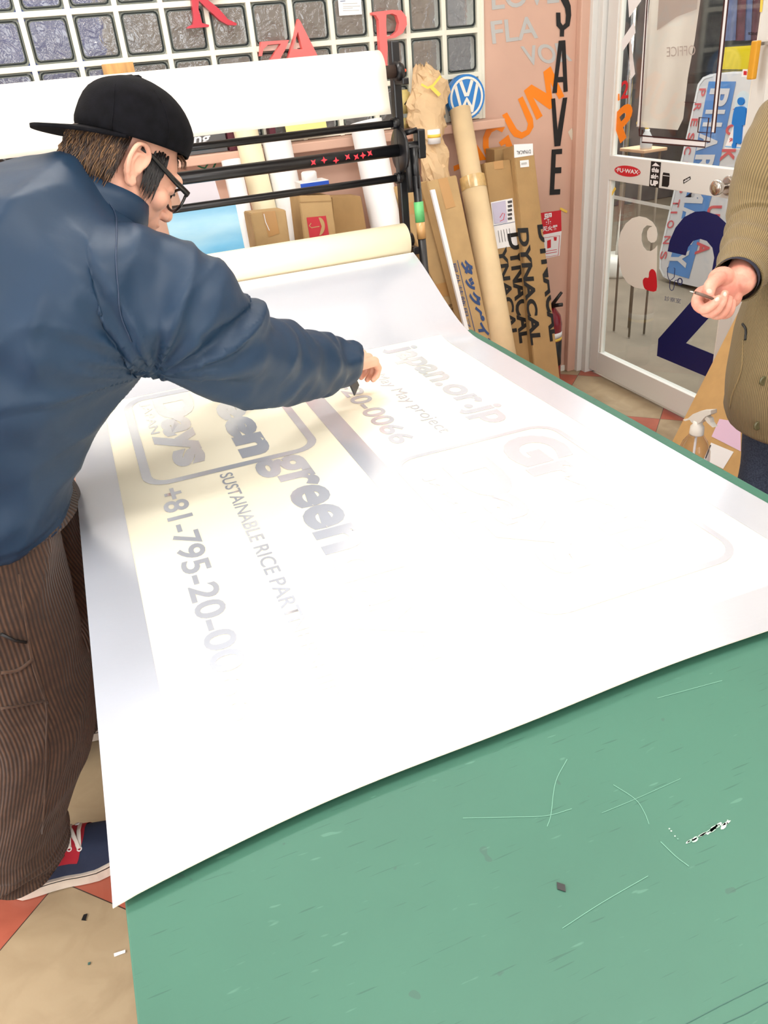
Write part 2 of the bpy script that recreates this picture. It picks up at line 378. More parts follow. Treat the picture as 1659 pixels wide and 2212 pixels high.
for lps in ([[(1365,-60),(1400,-60),(1436,40),(1440,110),(1428,185),(1390,215),(1388,262),(1358,262),(1360,213),(1334,185),(1331,90),(1362,90),(1365,160),(1380,182),(1398,165),(1402,110),(1395,60),(1365,0)]],
            [[(1350,292),(1398,288),(1415,655),(1385,660),(1382,588),(1342,590),(1337,665),(1305,668)],[(1372,360),(1382,550),(1347,552)]],
            [[(1297,708),(1325,704),(1342,930),(1380,702),(1412,698),(1362,1045),(1320,1050)]],
            [[(1300,1072),(1375,1066),(1374,1103),(1330,1106),(1326,1200),(1370,1198),(1368,1240),(1324,1243),(1318,1358),(1362,1355),(1360,1393),(1285,1398)]]):
    decal('black_letter', [zw(l) for l in lps], m_blackflat, wb)
decal('paint_chip', [[ony(x, y, YL) for x, y in ((1227, 285), (1236, 276), (1240, 303), (1234, 302))]], mat('chip', (222, 214, 196), 0.7), wb)
m_line = mat('green_line_vinyl', (28, 112, 74), 0.5)
def strip(name, pts, w, fn, m, p, closed=False):
    """thin flat band along pixel points on a plane fn(x, y)"""
    P2 = [np.array(q, float) for q in pts]; n = len(P2); A, B = [], []
    for i in range(n):
        a = P2[(i-1) % n] if closed or i > 0 else P2[i]; b = P2[(i+1) % n] if closed or i < n-1 else P2[i]
        d = (b - a) / (np.linalg.norm(b - a) + 1e-9); nn_ = np.array((-d[1], d[0])) * w / 2
        A.append(fn(*(P2[i] + nn_))); B.append(fn(*(P2[i] - nn_)))
    vs = A + B; fs = [(i, (i+1) % n, n + (i+1) % n, n + i) for i in range(n if closed else n-1)]
    return mk(name, vs, fs, m, p)
fw = lambda x, y: ony(x, y, YL)
rg = [(443 + 30*math.cos(a), 327 + 36*math.sin(a)) for a in np.linspace(1.6, 4.6, 14)]
strip('green_ring_mark', rg, 3.5, fw, m_line, wb)
strip('green_zigzag_mark', [(437, 318), (434, 333), (453, 348), (440, 368)], 4, fw, m_line, wb)
strip('green_zigzag_mark', [(463, 314), (455, 330), (470, 344), (459, 366)], 4, fw, m_line, wb)

# ------------------------------------------------------------------ fire extinguisher notice and extinguisher
ntc = thing('fire_notice', 'red and white fire extinguisher notice stuck on the pink wall above the extinguisher', 'notice', ony(1192, 505, YW))
quad = lambda ps, Y: [[ony(x, y, Y) for x, y in ps]]
decal('red_panel', quad(((1168, 460), (1212, 454), (1213, 499), (1168, 508)), YW - 0.002), m_red, ntc)
decal('white_panel', quad(((1168, 508), (1213, 499), (1209, 552), (1168, 560)), YW - 0.002), m_paperw, ntc)
text('lettering', '器', ony(1175, 486, YW-.003), ony(1195, 483, YW-.003), ony(1174, 462, YW-.003), m_paperw, ntc, 0.03)
text('lettering', '灭火器', ony(1171, 501, YW-.003), ony(1205, 496, YW-.003), ony(1171, 490, YW-.003), m_paperw, ntc, 0.03)
strip('red_outline', [(1174, 514), (1209, 509), (1206, 551), (1174, 556)], 1.2, lambda x, y: ony(x, y, YW-.003), m_red, ntc, True)
decal('pictogram', quad(((1182, 520), (1190, 517), (1190, 535), (1182, 537)), YW - 0.003), m_red, ntc)
decal('pictogram', quad(((1196, 512), (1203, 512), (1202, 520), (1197, 520)), YW - 0.003), m_red, ntc)
strip('pictogram_lines', [(1179, 543), (1203, 539)], 1.2, lambda x, y: ony(x, y, YW-.003), m_red, ntc)
strip('pictogram_lines', [(1179, 548), (1203, 544)], 1.2, lambda x, y: ony(x, y, YW-.003), m_red, ntc)
strip('yellow_tape', [(1210, 450), (1225, 458)], 5, lambda x, y: ony(x, y, YW-.004), m_yellow, ntc)
ex = thing('fire_extinguisher', 'dark red fire extinguisher with black lever, half hidden behind the rightmost tall carton', 'extinguisher', (1.985, 3.17, 0))
m_ext = mat('dark_red_enamel', (128, 18, 34), 0.25, coat=0.5)
lathe('tank', [(0.055, 0.0), (0.06, 0.01), (0.06, 0.30), (0.052, 0.34), (0.03, 0.37), (0.018, 0.385)], (1.985, 3.17, 0.0), m_ext, ex)
lathe('label_band', [(0.0606, 0.24), (0.0606, 0.265)], (1.985, 3.17, 0.0), m_paperw, ex)
lathe('yellow_band', [(0.0608, 0.225), (0.0608, 0.238)], (1.985, 3.17, 0.0), m_yellow, ex)
lathe('black_band', [(0.0607, 0.10), (0.0607, 0.222)], (1.985, 3.17, 0.0), m_black, ex)
tube('lever', [(1.985, 3.16, 0.385), (1.99, 3.14, 0.41), (2.015, 3.12, 0.455)], [0.010, 0.009, 0.007], m_black, ex, 8)
tube('handle', [(1.985, 3.16, 0.385), (2.0, 3.13, 0.395), (2.015, 3.11, 0.40)], [0.010, 0.009, 0.009], m_black, ex, 8)

# ================================================================== DOOR
dr = struct(thing('door_1', None, None, (XR, 3.18, 0)))
fr = struct(thing('trim_2', None, None, (XR, YW, 0)))
box('door_jamb', (XR - 0.045, 3.225, 0), (XR + 0.08, YW - 0.001, 2.12), m_alu, fr, 0.003)
box('door_jamb', (XR - 0.02, 3.19, 0), (XR + 0.06, 3.225, 2.12), m_alu, fr, 0.003)
box('door_jamb', (XR - 0.03, 2.16, 0), (XR + 0.08, 2.255, 2.12), m_alu, fr, 0.003)
box('door_head', (XR - 0.03, 2.16, 2.06), (XR + 0.08, YW, 2.12), m_alu, fr, 0.003)
box('jamb_seal', (XR - 0.047, YW - 0.016, 0), (XR - 0.02, YW - 0.0005, 2.12), mat('cream_seal', (236, 226, 186), 0.5), fr, 0.001)
DX = XR + 0.0; TH = 0.035
dz = lambda x, y: onx(x, y, DX)
for nm, ya, yb, za, zb in (('stile', 3.115, 3.185, 0.02, 2.05), ('stile', 2.26, 2.345, 0.02, 2.05), ('bottom_rail', 2.345, 3.115, 0.02, 0.125),
                           ('top_rail', 2.345, 3.115, 1.98, 2.05), ('middle_rail', 2.345, 3.115, 0.914, 1.014)):
    box(nm, (DX, ya, za), (DX + TH, yb, zb), m_alu, dr, 0.003)
for (za, zb) in ((0.125, 0.914), (1.014, 1.98)):
    for ya, yb in ((3.103, 3.1152), (2.3448, 2.357)): box('glazing_bead', (DX + 0.006, ya, za), (DX + TH - 0.006, yb, zb), m_white, dr, 0.002)
m_glass = bpy.data.materials.new('door_glass'); m_glass.use_nodes = True; nt = m_glass.node_tree; nt.nodes.clear()
o_ = node(m_glass, 'ShaderNodeOutputMaterial'); t_ = node(m_glass, 'ShaderNodeBsdfTransparent'); t_.inputs[0].default_value = (0.93, 0.95, 0.94, 1)
g_ = node(m_glass, 'ShaderNodeBsdfGlossy'); g_.inputs['Roughness'].default_value = 0.03; x_ = node(m_glass, 'ShaderNodeMixShader'); x_.inputs[0].default_value = 0.07
nt.links.new(t_.outputs[0], x_.inputs[1]); nt.links.new(g_.outputs[0], x_.inputs[2]); nt.links.new(x_.outputs[0], o_.inputs[0])
GXX = DX + 0.016
for za, zb in ((0.125, 0.914), (1.014, 1.98)):
    box('glass_pane', (GXX, 2.345, za), (GXX + 0.004, 3.115, zb), m_glass, dr, 0)
g1 = lambda x, y: onx(x, y, GXX - 0.0010)
g2 = lambda x, y: onx(x, y, GXX - 0.0018)
g3 = lambda x, y: onx(x, y, GXX - 0.0026)
r1 = lambda x, y: onx(x, y, DX - 0.0010)
r2 = lambda x, y: onx(x, y, DX - 0.0018)
def D(name, ps, m, fn=g1, par_=dr, sc=None):
    if sc: ps = [(x / sc[0] + sc[1], y / sc[0] + sc[2]) for x, y in ps]
    return decal(name, [[fn(x, y) for x, y in ps]], m, par_)
def T(name, s, a, b, c, m, fn=g2, bold=0.0, p=None): return text(name, s, fn(*a), fn(*b), fn(*c), m, p or dr, bold)
S5 = (3.254, 1230, 400); S4 = (3.867, 1230, 0); S3 = (6.506, 1310, 0); SB = (8.506, 1400, 400); SA = (9.22, 1460, 140)
def smoothpx(ps, n=4):
    P = [np.array(q, float) for q in ps]; out = []; k = len(P)
    for i in range(k):
        a, b, c, d = P[i-1], P[i], P[(i+1) % k], P[(i+2) % k]
        for j in range(n):
            t = j / n; out.append(tuple(0.5*((2*b)+(-a+c)*t+(2*a-5*b+4*c-d)*t*t+(-a+3*b-3*c+d)*t**3)))
    return out
D('white_c_decal', [(620,345),(612,300),(585,258),(540,228),(490,218),(440,232),(395,270),(360,330),(343,400),(343,480),(350,560),(375,640),(410,690),(460,720),(520,730),(612,742),(614,600),(618,422),(600,445),(572,463),(545,460),(520,430),(508,390),(508,345),(520,305),(545,282),(583,288),(560,300),(546,325),(545,360),(553,388),(575,405),(598,402),(613,385)], m_white, g1, sc=S5)
D('red_heart_decal', smoothpx([(611,742),(545,738),(522,712),(516,670),(532,650),(556,650),(560,612),(578,590),(600,602),(612,640)], 3), m_red, g2, sc=S5)
D('navy_two_decal', [(690,465),(705,390),(745,300),(805,225),(880,187),(950,182),(1040,210),(1110,275),(1160,360),(1175,470),(1150,600),(1100,720),(1010,900),(820,1110),(1250,1285),(1250,1465),(900,1320),(615,1200),(625,1080),(880,790),(960,690),(1002,600),(1018,510),(1005,440),(965,392),(920,378),(870,392),(835,435),(818,495)], m_navyv, g3, sc=S5)
m_navl = mat('navy_line', (40, 48, 96), 0.5)
sb = lambda l: [(x/8.506+1400, y/8.506+400) for x, y in l]
strip('stethoscope_mark', sb([(380,1500),(355,1520),(360,1660),(375,1720),(405,1750),(445,1725),(480,1690),(492,1530),(470,1520)]), 1.6, g1, m_navl, dr)
strip('stethoscope_mark', sb([(402,1750),(395,1870),(405,1915),(430,1935),(458,1925),(476,1870),(484,1780),(500,1750),(545,1742)]), 1.6, g1, m_navl, dr)
strip('stethoscope_mark', sb([(585+40*math.cos(a), 1770+58*math.sin(a)) for a in np.linspace(0, 6.0, 16)]), 2.6, g1, m_navl, dr, True)
T('lettering', '診察室', (1435, 649), (1470, 656), (1436, 639), m_navl, g1)
T('white_letter', 'T', (1354, 184), (1382, 146), (1342, 88), m_paperw, g1, 0.05)
T('white_letter', 'L', (1359, 38), (1385, 2), (1352, -66), m_paperw, g1, 0.05)
T('red_numeral', '2', (1341, 214), (1357, 212), (1343, 175), m_red, g1, 0.02)
D('orange_tick', [(1332, 204), (1338, 202), (1339, 216), (1335, 218)], m_orange)
T('orange_letter', 'P', (1340, 310), (1379, 272), (1321, 254), m_orange, g1, 0.04)
m_brown = mat('brown_line', (62, 28, 30), 0.5)
D('white_bar', [(1398,0-40),(1404,-40),(1384,272),(1377,272)], m_paperw)
s4 = lambda l: [(x/3.867+1230, y/3.867) for x, y in l]
strip('brown_outline', s4([(660,-160),(585,1125),(1140,1230),(1180,1000)])[:2], 2.6, g2, m_brown, dr)
D('white_bar', s4([(610,1145),(1135,1182),(1130,1228),(606,1188)]), m_paperw)
strip('brown_outline', s4([(583,1075),(582,1132),(1175,1185),(1195,1000),(1310,-160)]), 3.2, g2, m_brown, dr)
strip('brown_outline', s4([(610,1085),(604,1188),(1132,1230),(1165,985),(1085,982),(1072,1104),(1214,1112),(1345,-160)]), 3.2, g2, m_brown, dr)
D('white_bar', s4([(1312,-100),(1338,-100),(1210,1105),(1188,1103)]), m_paperw)
strip('brown_rule', s4([(960,852),(1058,858)]), 1.2, g2, m_brown, dr)
# stickers on the middle rail
D('red_oval_sticker', s4([(485+109*math.cos(a), 1430+10*math.cos(a)+46*math.sin(a)) for a in np.linspace(0, 2*math.pi, 29)[:-1]]), m_red, r1)
T('lettering', '·FU·WAX·', s4([(388,1435)])[0], s4([(584,1458)])[0], s4([(390,1400)])[0], m_paperw, r2, 0.03)
D('black_arrow_sticker', s4([(682,1346),(766,1356),(746,1570),(665,1556)]), m_blackflat, r1)
D('white_arrow', s4([(720,1358),(757,1390),(687,1386)]), m_paperw, r2)
T('lettering', 'this', s4([(684,1436)])[0], s4([(746,1444)])[0], s4([(688,1396)])[0], m_paperw, r2, 0.05)
T('lettering', 'side', s4([(680,1490)])[0], s4([(742,1498)])[0], s4([(683,1448)])[0], m_paperw, r2, 0.05)
T('lettering', 'UP', s4([(672,1548)])[0], s4([(738,1558)])[0], s4([(676,1502)])[0], m_paperw, r2, 0.07)
D('black_box_sticker', s4([(783,1440),(836,1448),(838,1466),(832,1545),(820,1563),(770,1556),(778,1462)]), m_blackflat, r1)
D('white_line', s4([(781,1462),(836,1470),(836,1475),(781,1467)]), m_paperw, r2)
D('black_small_sticker', s4([(950,1503),(1010,1472),(1013,1496),(952,1536)]), m_blackflat, r1)
T('lettering', 'this', s4([(956,1528)])[0], s4([(1006,1496)])[0], s4([(956,1510)])[0], m_paperw, r2, 0.04)
# standing-man sign, card and shop sticker
D('pale_halo_decal', smoothpx(s4([(1450,758),(1500,790),(1512,860),(1500,960),(1400,960),(1378,900),(1400,800)]), 4), mat('pale_blue', (206, 226, 234), 0.5), g1)
D('white_triangle_card', s4([(1392,1000),(1470,1010),(1452,1250),(1294,1240)]), m_paperw, g1)
T('lettering', '注', s4([(1333,1190)])[0], s4([(1364,1192)])[0], s4([(1336,1150)])[0], m_red, g2, 0.04)
D('blue_caption', s4([(1300,1218),(1360,1222),(1360,1234),(1300,1230)]), mat('pale_blue_ink', (140, 190, 230), 0.5), g2)
D('blue_caption', s4([(1390,1226),(1448,1230),(1448,1242),(1390,1238)]), mat('pale_blue_ink', (140, 190, 230), 0.5), g2)
man = thing('standing_man_sign', None, None)
bpy.data.objects.remove(man)
def puff(name, ps, m, fn, th, p): return decal(name, [[fn(x, y) for x, y in ps]], m, p, thick=(-th, 0, 0))
puff('blue_man_figure', s4([(1388,905),(1400,892),(1430,888),(1462,890),(1482,905),(1484,960),(1474,1040),(1460,1046),(1452,1042),(1450,1060),(1440,1190),(1432,1204),(1415,1198),(1402,1190),(1392,1236),(1370,1236),(1366,1210),(1376,1190),(1384,1046),(1372,1040),(1366,1030),(1376,960)]), m_blue, g2, 0.006, dr)
puff('blue_man_figure', s4([(1440+27*math.cos(a), 845+33*math.sin(a)) for a in np.linspace(0, 6.283, 21)[:-1]]), m_blue, g2, 0.006, dr)
D('shop_sticker', s4([(1448,578),(1560,580),(1560,645),(1436,642)]), m_paperw, g1)
D('red_logo_square', s4([(1456,592),(1482,594),(1480,628),(1454,626)]), m_red, g2)
T('lettering', 'PayPay', s4([(1486,624)])[0], s4([(1555,628)])[0], s4([(1486,600)])[0], mat('dark_ink', (70, 70, 74), 0.6), g2, 0.02)
T('lettering', 'private', (1645, 80), (1616, 78), (1645, 69), m_blackflat, g2, 0.02)
# knob, pull, slips
kn = onx(1575, 401, DX); ms = Matrix(((0, 0, -1), (0, 1, 0), (1, 0, 0)))
lathe('knob_rose', [(0.034, 0.0), (0.034, 0.006), (0.026, 0.012)], kn, m_steel, dr, 28, ms)
lathe('door_knob', [(0.011, 0.0), (0.011, 0.028), (0.02, 0.036), (0.0265, 0.048), (0.0265, 0.062), (0.022, 0.068), (0.006, 0.07)], kn, m_steel, dr, 28, ms)
box('pull_handle', (DX - 0.06, 2.285, 1.30), (DX - 0.04, 2.31, 1.41), mat('gold_bar', (212, 152, 40), 0.35), dr, 0.004)
box('pull_bracket', (DX - 0.045, 2.288, 1.395), (DX, 2.305, 1.405), m_steel, dr, 0.001)
tag(box('green_card', (DX - 0.004, 2.14, 1.20), (DX - 0.001, 2.262, 1.318), mat('green_card', (150, 222, 140), 0.6), bev=0.0), 'light green card stuck beside the door frame above the olive jacket', 'card')
D('yellow_strip', [(1644, -20), (1650, -20), (1646, 26), (1641, 26)], m_yellow, r1)
D('yellow_scrap', [(1328, 403), (1331, 408), (1322, 423), (1319, 420)], m_yellow, g1)
D('white_tape_line', [(1318, 420), (1450, 446), (1450, 454), (1318, 428)], m_paperw, lambda x, y: onx(x, y, GXX + 0.006))
# ------------------------------------------------------------------ hall behind the door
struct(box('ground_hall', (XR + 0.02, 0.6, -0.05), (8.2, 9.0, -0.005), m_concrete, bev=0))
m_hallwall = mat('hall_wall', (120, 120, 122), 0.7, var=0.35, vscale=5, rgb2=(84, 84, 90))
struct(box('wall_hall', (2.24, 6.9, 0), (8.2, 6.96, 3.0), m_hallwall, bev=0))
struct(box('wall_hall', (6.6, 0.6, 0), (6.66, 6.9, 3.0), mat('hall_shutter', (112, 104, 98), 0.6, var=0.25, vscale=3, stretch=(1, 6, 1)), bev=0))
struct(box('ceiling_hall', (XR + 0.1, 0.6, 2.8), (8.2, 9.0, 2.86), m_ceil, bev=0))
tag(box('concrete_column', (2.45, 4.6, 0), (2.62, 5.0, 2.8), mat('column_grey', (176, 172, 166), 0.7, var=0.1, vscale=4), bev=0.01), 'pale grey column outside, seen at the left of the door glass', 'column')
# pharmacy sign
XS = 3.6
sg = thing('pharmacy_sign', 'white lightbox sign with turned red and blue pharmacy lettering outside the door', 'sign', (XS, 4.0, 0))
m_sign = mat('sign_white', (226, 222, 224), 0.3, coat=0.4)
sp = [(1507,182),(1518,167),(1534,160),(1700,158),(1700,668),(1560,633),(1450,607),(1432,598),(1425,580),(1425,560)]
decal('sign_box', [[onx(x, y, XS) for x, y in sp]], m_sign, sg, thick=(0.16, 0, 0))
fs = lambda x, y: onx(x, y, XS - 0.002); fs2 = lambda x, y: onx(x, y, XS - 0.004); fs3 = lambda x, y: onx(x, y, XS - 0.006)
m_sb = mat('sign_blue', (96, 150, 218), 0.35, var=0.08, vscale=5); m_sr = mat('sign_red', (220, 92, 100), 0.4)
decal('blue_stripe', [[fs(x, y) for x, y in ((1531,176),(1590,176),(1546,392),(1488,602),(1440,588),(1470,480),(1496,360))]], m_sb, sg)
m_sgl = mat('sign_edge', (246, 246, 246), 0.3)
strip('sign_rim', [(1540,163),(1520,169),(1509,184),(1490,270),(1427,545),(1426,580),(1434,596)], 4, fs, m_sgl, sg)
def along(a, b, t): return (a[0]+(b[0]-a[0])*t, a[1]+(b[1]-a[1])*t)
# each letter: its baseline start (top) and end (bottom) go down the sign, its top points right
def turned(s, top, h, w, m, bold, fn=fs2, shear=-0.22):
    x, y = top     # left top corner of the turned glyph; advance = down, up = right
    O = (x, y); BR = (x + shear*h, y + h); TL = (x + w, y + 0.0*w)
    return text('lettering', s, fn(*O), fn(*BR), fn(*TL), m, sg, bold)
for s, y, x in (('P',191,1511),('R',223,1501),('E',256,1494),('S',287,1487),('C',317,1480),('R',350,1472),('I',382,1468),('P',400,1464),('T',431,1455),('I',457,1449),('O',476,1443),('N',510,1435),('S',543,1428)):
    turned(s, (x, y), 17 if s != 'I' else 4, 14, m_sr, 0.01)
for s, y, x, h in (('P',191,1535,38),('H',237,1525,36),('A',288,1512,38),('R',334,1503,40),('M',384,1488,54),('A',446,1474,36),('C',490,1464,38),('Y',540,1448,38)):
    turned(s, (x, y), h, 42, m_sign, 0.03)
for s, y, x, h in (('Y',232,1584,8),('O',268,1570,24),('K',322,1560,26),('C',360,1552,20),('U',444,1530,24),('R',480,1518,24),('A',522,1506,28)):
    turned(s, (x, y), h, 30, m_sr, 0.03)
# dark counter, chair, clothes, drum and bench seen through the glass
tag(box('dark_shelf', (4.6, 4.0, 1.10), (5.0, 5.6, 1.16), m_black, bev=0.01), 'dark shelf outside the door above the yellow chair', 'shelf')
ych = thing('yellow_chair', 'bright yellow plastic chair outside behind the top of the pharmacy sign', 'chair', (5.0, 4.4, 0))
m_yel = mat('yellow_plastic', (255, 226, 40), 0.3, coat=0.3)
Yb = lambda x, y: onx(x, y, 5.0)
decal('backrest', [[Yb(x, y) for x, y in ((1566,102),(1626,98),(1622,150),(1560,150))]], m_yel, ych, thick=(0.03, 0, 0))
a_ = Yb(1560, 150); box('seat', (5.0, a_.y - 0.5, 0.42), (5.45, a_.y, 0.46), m_yel, ych, 0.01)
for dx_ in (0.03, 0.42):
    for dy_ in (-0.47, -0.03): tube('leg', [(5.0+dx_, a_.y+dy_, 0.42), (5.0+dx_, a_.y+dy_*1.05, 0)], 0.015, m_yel, ych, 8)
tag(box('lit_counter', (5.6, 3.2, 0), (5.9, 5.6, 1.35), mat('pale_counter', (252, 240, 190), 0.5), bev=0.02), 'pale yellow counter outside behind the yellow chair', 'counter')
m_mar = mat('maroon_cloth', (110, 66, 76), 0.8, var=0.2, vscale=20); m_bluc = mat('faded_blue_cloth', (100, 110, 150), 0.8, var=0.2, vscale=20)
for i, (xa, xb, mm, nm) in enumerate(((1570, 1585, m_bluc, 'faded blue garment hanging leftmost in the hall behind the glass'), (1585, 1604, m_mar, 'maroon garment hanging in the hall, nearest the blue one'), (1604, 1618, m_bluc, 'faded blue garment hanging between two maroon ones in the hall'), (1618, 1636, m_mar, 'maroon garment hanging rightmost in the hall by the door edge'))):
    ps = [(xa, -60), (xb, -60), (xb-7, 88), (xa-7, 88)]
    tag(decal('hanging_garment', [[onx(x, y, 4.2 + 0.05*i) for x, y in ps]], mm, None, thick=(0.04, 0, 0)), nm, 'garment', 'garments hanging in the hall')
tag(tube('clothes_rail', [(4.25, 2.6, 2.35), (4.25, 5.2, 2.35)], 0.012, m_steel, n=8), 'steel rail carrying the garments in the hall', 'rail')
db = thing('parasol_base', 'white round weighted base with a grey pole outside the door', 'stand', (3.5, 4.72, 0))
lathe('base_drum', [(0.14, 0), (0.15, 0.02), (0.15, 0.10), (0.13, 0.13), (0.03, 0.135)], (3.5, 4.72, -0.005), m_white, db)
tube('pole', [(3.5, 4.72, 0.12), (3.5, 4.72, 2.0)], 0.02, m_steel, db, 10)
m_peach = mat('peach_wood', (236, 190, 150), 0.6)
by = onx(1385, 320, 2.75)
tr = thing('outdoor_stool', 'peach topped stool outside the door with a sprayer on it', 'stool', (2.8, by.y, 0))
box('stool_top', (2.70, by.y - 0.09, by.z - 0.015), (2.84, by.y + 0.11, by.z), m_peach, tr, 0.004)
for dx_ in (-0.08, 0.02):
    for dy_ in (-0.06, 0.08): tube('leg', [(2.8+dx_, by.y+dy_, by.z-0.02), (2.8+dx_, by.y+dy_, 0)], 0.006, m_concrete, tr, 8)
sb_ = thing('outdoor_sprayer', 'clear sprayer with a yellow trigger outside on the peach stool', 'bottle', (2.74, by.y-0.05, by.z))
lathe('sprayer_body', [(0.028, 0.0), (0.03, 0.01), (0.03, 0.05), (0.012, 0.08), (0.012, 0.09)], (2.74, by.y-0.05, by.z), mat('milky_plastic', (225, 228, 228), 0.2), sb_, 16)
tube('sprayer_trigger', [(2.74, by.y-0.05, by.z+0.09), (2.74, by.y-0.03, by.z+0.11), (2.74, by.y+0.03, by.z+0.115)], 0.009, m_yellow, sb_, 8)
# white sheet hanging behind the door glass
m_sheet = mat('hanging_sheet', (250, 240, 232), 0.7)
tl_ = node(m_sheet, 'ShaderNodeBsdfTranslucent'); tl_.inputs[0].default_value = C(250, 238, 230); tp_ = node(m_sheet, 'ShaderNodeBsdfTransparent')
ms1 = node(m_sheet, 'ShaderNodeMixShader'); ms1.inputs[0].default_value = 0.3; ms2 = node(m_sheet, 'ShaderNodeMixShader'); ms2.inputs[0].default_value = 0.10
_L = m_sheet.node_tree.links; _L.new(m_sheet.node_tree.nodes['Principled BSDF'].outputs[0], ms1.inputs[1]); _L.new(tl_.outputs[0], ms1.inputs[2])
_L.new(ms1.outputs[0], ms2.inputs[1]); _L.new(tp_.outputs[0], ms2.inputs[2]); _L.new(ms2.outputs[0], m_sheet.node_tree.nodes['Material Output'].inputs[0])
shp = s4([(660,-120),(1110,-120),(1095,0),(1050,330),(990,640),(950,990),(905,1085),(560,1060)])
def grid_sheet():
    bm = bmesh.new(); rows_ = []
    L_ = [(1410,-40),(1375,274)]; 
    nY, nX = 26, 16
    for j in range(nY+1):
        v = j/nY; yl = -40 + 314*v; lx = 1408 - 33*v
        rxs = [(-40,1519),(0,1513),(85,1501),(165,1486),(256,1476),(281,1464)]
        yr = -40 + 321*v; rx = np.interp(yr, [a for a, b in rxs], [b for a, b in rxs])
        row = []
        for i in range(nX+1):
            u = i/nX; x = lx + (rx-lx)*u; y = yl + (yr-yl)*u
            w = 0.006*math.sin(u*9 + v*3) + 0.006*math.sin(u*4 - v*7) * v
            row.append(bm.verts.new(onx(x, y, GXX + 0.02 + w)))
        rows_.append(row)
    for j in range(nY):
        for i in range(nX): bm.faces.new((rows_[j][i], rows_[j][i+1], rows_[j+1][i+1], rows_[j+1][i])).smooth = True
    return bm
sh = tag(frombm('hanging_sheet', grid_sheet(), m_sheet), 'thin off-white sheet hanging behind the upper door glass', 'sheet')
m_faint = mat('faint_print', (205, 188, 184), 0.6)
fsh = lambda x, y: onx(x, y, GXX + 0.006)
text('faint_lettering', 'OFFICE', fsh(1502, 119), fsh(1440, 123), fsh(1502, 97), m_faint, sh, 0.0)
decal('faint_print', [[fsh(x, y) for x, y in ((1425,-30),(1510,-30),(1505,20),(1462,36),(1419,66))]], m_faint, sh)
# leaning board behind the right-hand person
A0 = onz(1404, 1048, 0); A1 = onx(1615, 634, XR - 0.06)
bd_ex = V3((-0.03, -0.55, 0)); nrm = (A1 - A0).cross(bd_ex).normalized()
if nrm.x > 0: nrm = -nrm
bd = tag(slab('leaning_board', A0, bd_ex, A1 - A0, nrm * -0.012, mat('kraft_board', (202, 162, 106), 0.75, var=0.05, vscale=20, bump=0.08, bscale=150), bev=0.001),
    'large brown board leaning at a slant against the door behind the spray bottle', 'board')
fb_ = lambda x, y: onp(x, y, A0 + nrm*0.0015, nrm)
decal('pink_slip', [[fb_(x, y) for x, y in ((1554,905),(1600,912),(1600,975),(1537,943))]], mat('pink_slip', (228, 196, 222), 0.6), bd)
decal('white_slip', [[fb_(x, y) for x, y in ((1536,956),(1585,976),(1562,1013),(1520,992))]], m_paperw, bd)
strip('printed_code', [(1535, 961), (1524, 990)], 2.4, lambda x, y: onp(x, y, A0 + nrm*0.003, nrm), mat('dark_ink', (70, 70, 74), 0.6), bd)

# ================================================================== ITEMS BY THE BACK WALL
def leanf(yb, yt, zt=1.1):
    Pn = V3((0, yb, 0)); Nn = V3((0, 1, -(yt - yb)/zt)).normalized()
    return (lambda x, y, o=0.0: onp(x, y, Pn - Nn*o, Nn)), Nn
def to_floor(a, b): # extend line a->b down to z=0.0
    t = a.z / (a.z - b.z); return a + (b - a) * t
def carton(name, label, f, Nn, TL, TR, BL, BR, d, m, cat='carton', group=None):
    """front face given by photo corners on its leaning plane, carried down to the floor"""
    a, b = f(*TL), f(*TR); c0, c1 = to_floor(a, f(*BL)), to_floor(b, f(*BR))
    back = Nn * d; back = V3((0, back.y, back.z))
    lift = max(0, -back.z) + 0.001
    c0 = c0 + (a - c0).normalized() * lift; c1 = c1 + (b - c1).normalized() * lift
    t = thing(name, label, cat, (c0 + c1)/2, group)
    vs = [c0, c1, b, a]; vs = vs + [v + back for v in vs]
    bm = bmesh.new(); bv = [bm.verts.new(v) for v in vs]
    for q in ((0,1,2,3),(7,6,5,4),(0,4,5,1),(1,5,6,2),(2,6,7,3),(3,7,4,0)): bm.faces.new([bv[i] for i in q])
    bmesh.ops.bevel(bm, geom=list(bm.edges), offset=0.003, segments=2, affect='EDGES')
    frombm('carton_body', bm, m, t); return t
def onface(t, name, f, ps, m, o=0.0015): return decal(name, [[f(x, y, o) for x, y in ps]], m, t)
TG = 'tall cartons and tubes leaning on the pink wall'
# C0 carton behind the rack post
f0, n0 = leanf(2.86, 3.06)
c0 = carton('tall_carton', 'plain tall carton directly behind the black rack post and the green taped pole', f0, n0, (846, 404), (926, 390), (938, 612), (1010, 740), 0.10, m_card)
onface(c0, 'packing_tape', f0, ((872, 441), (934, 424), (936, 455), (880, 464)), m_tape)
onface(c0, 'packing_tape', f0, ((936, 616), (975, 606), (978, 640), (950, 640)), m_tape)
text('printed_mark', '©', f0(968, 672, .002), f0(980, 669, .002), f0(966, 659, .002), m_blackflat, c0)
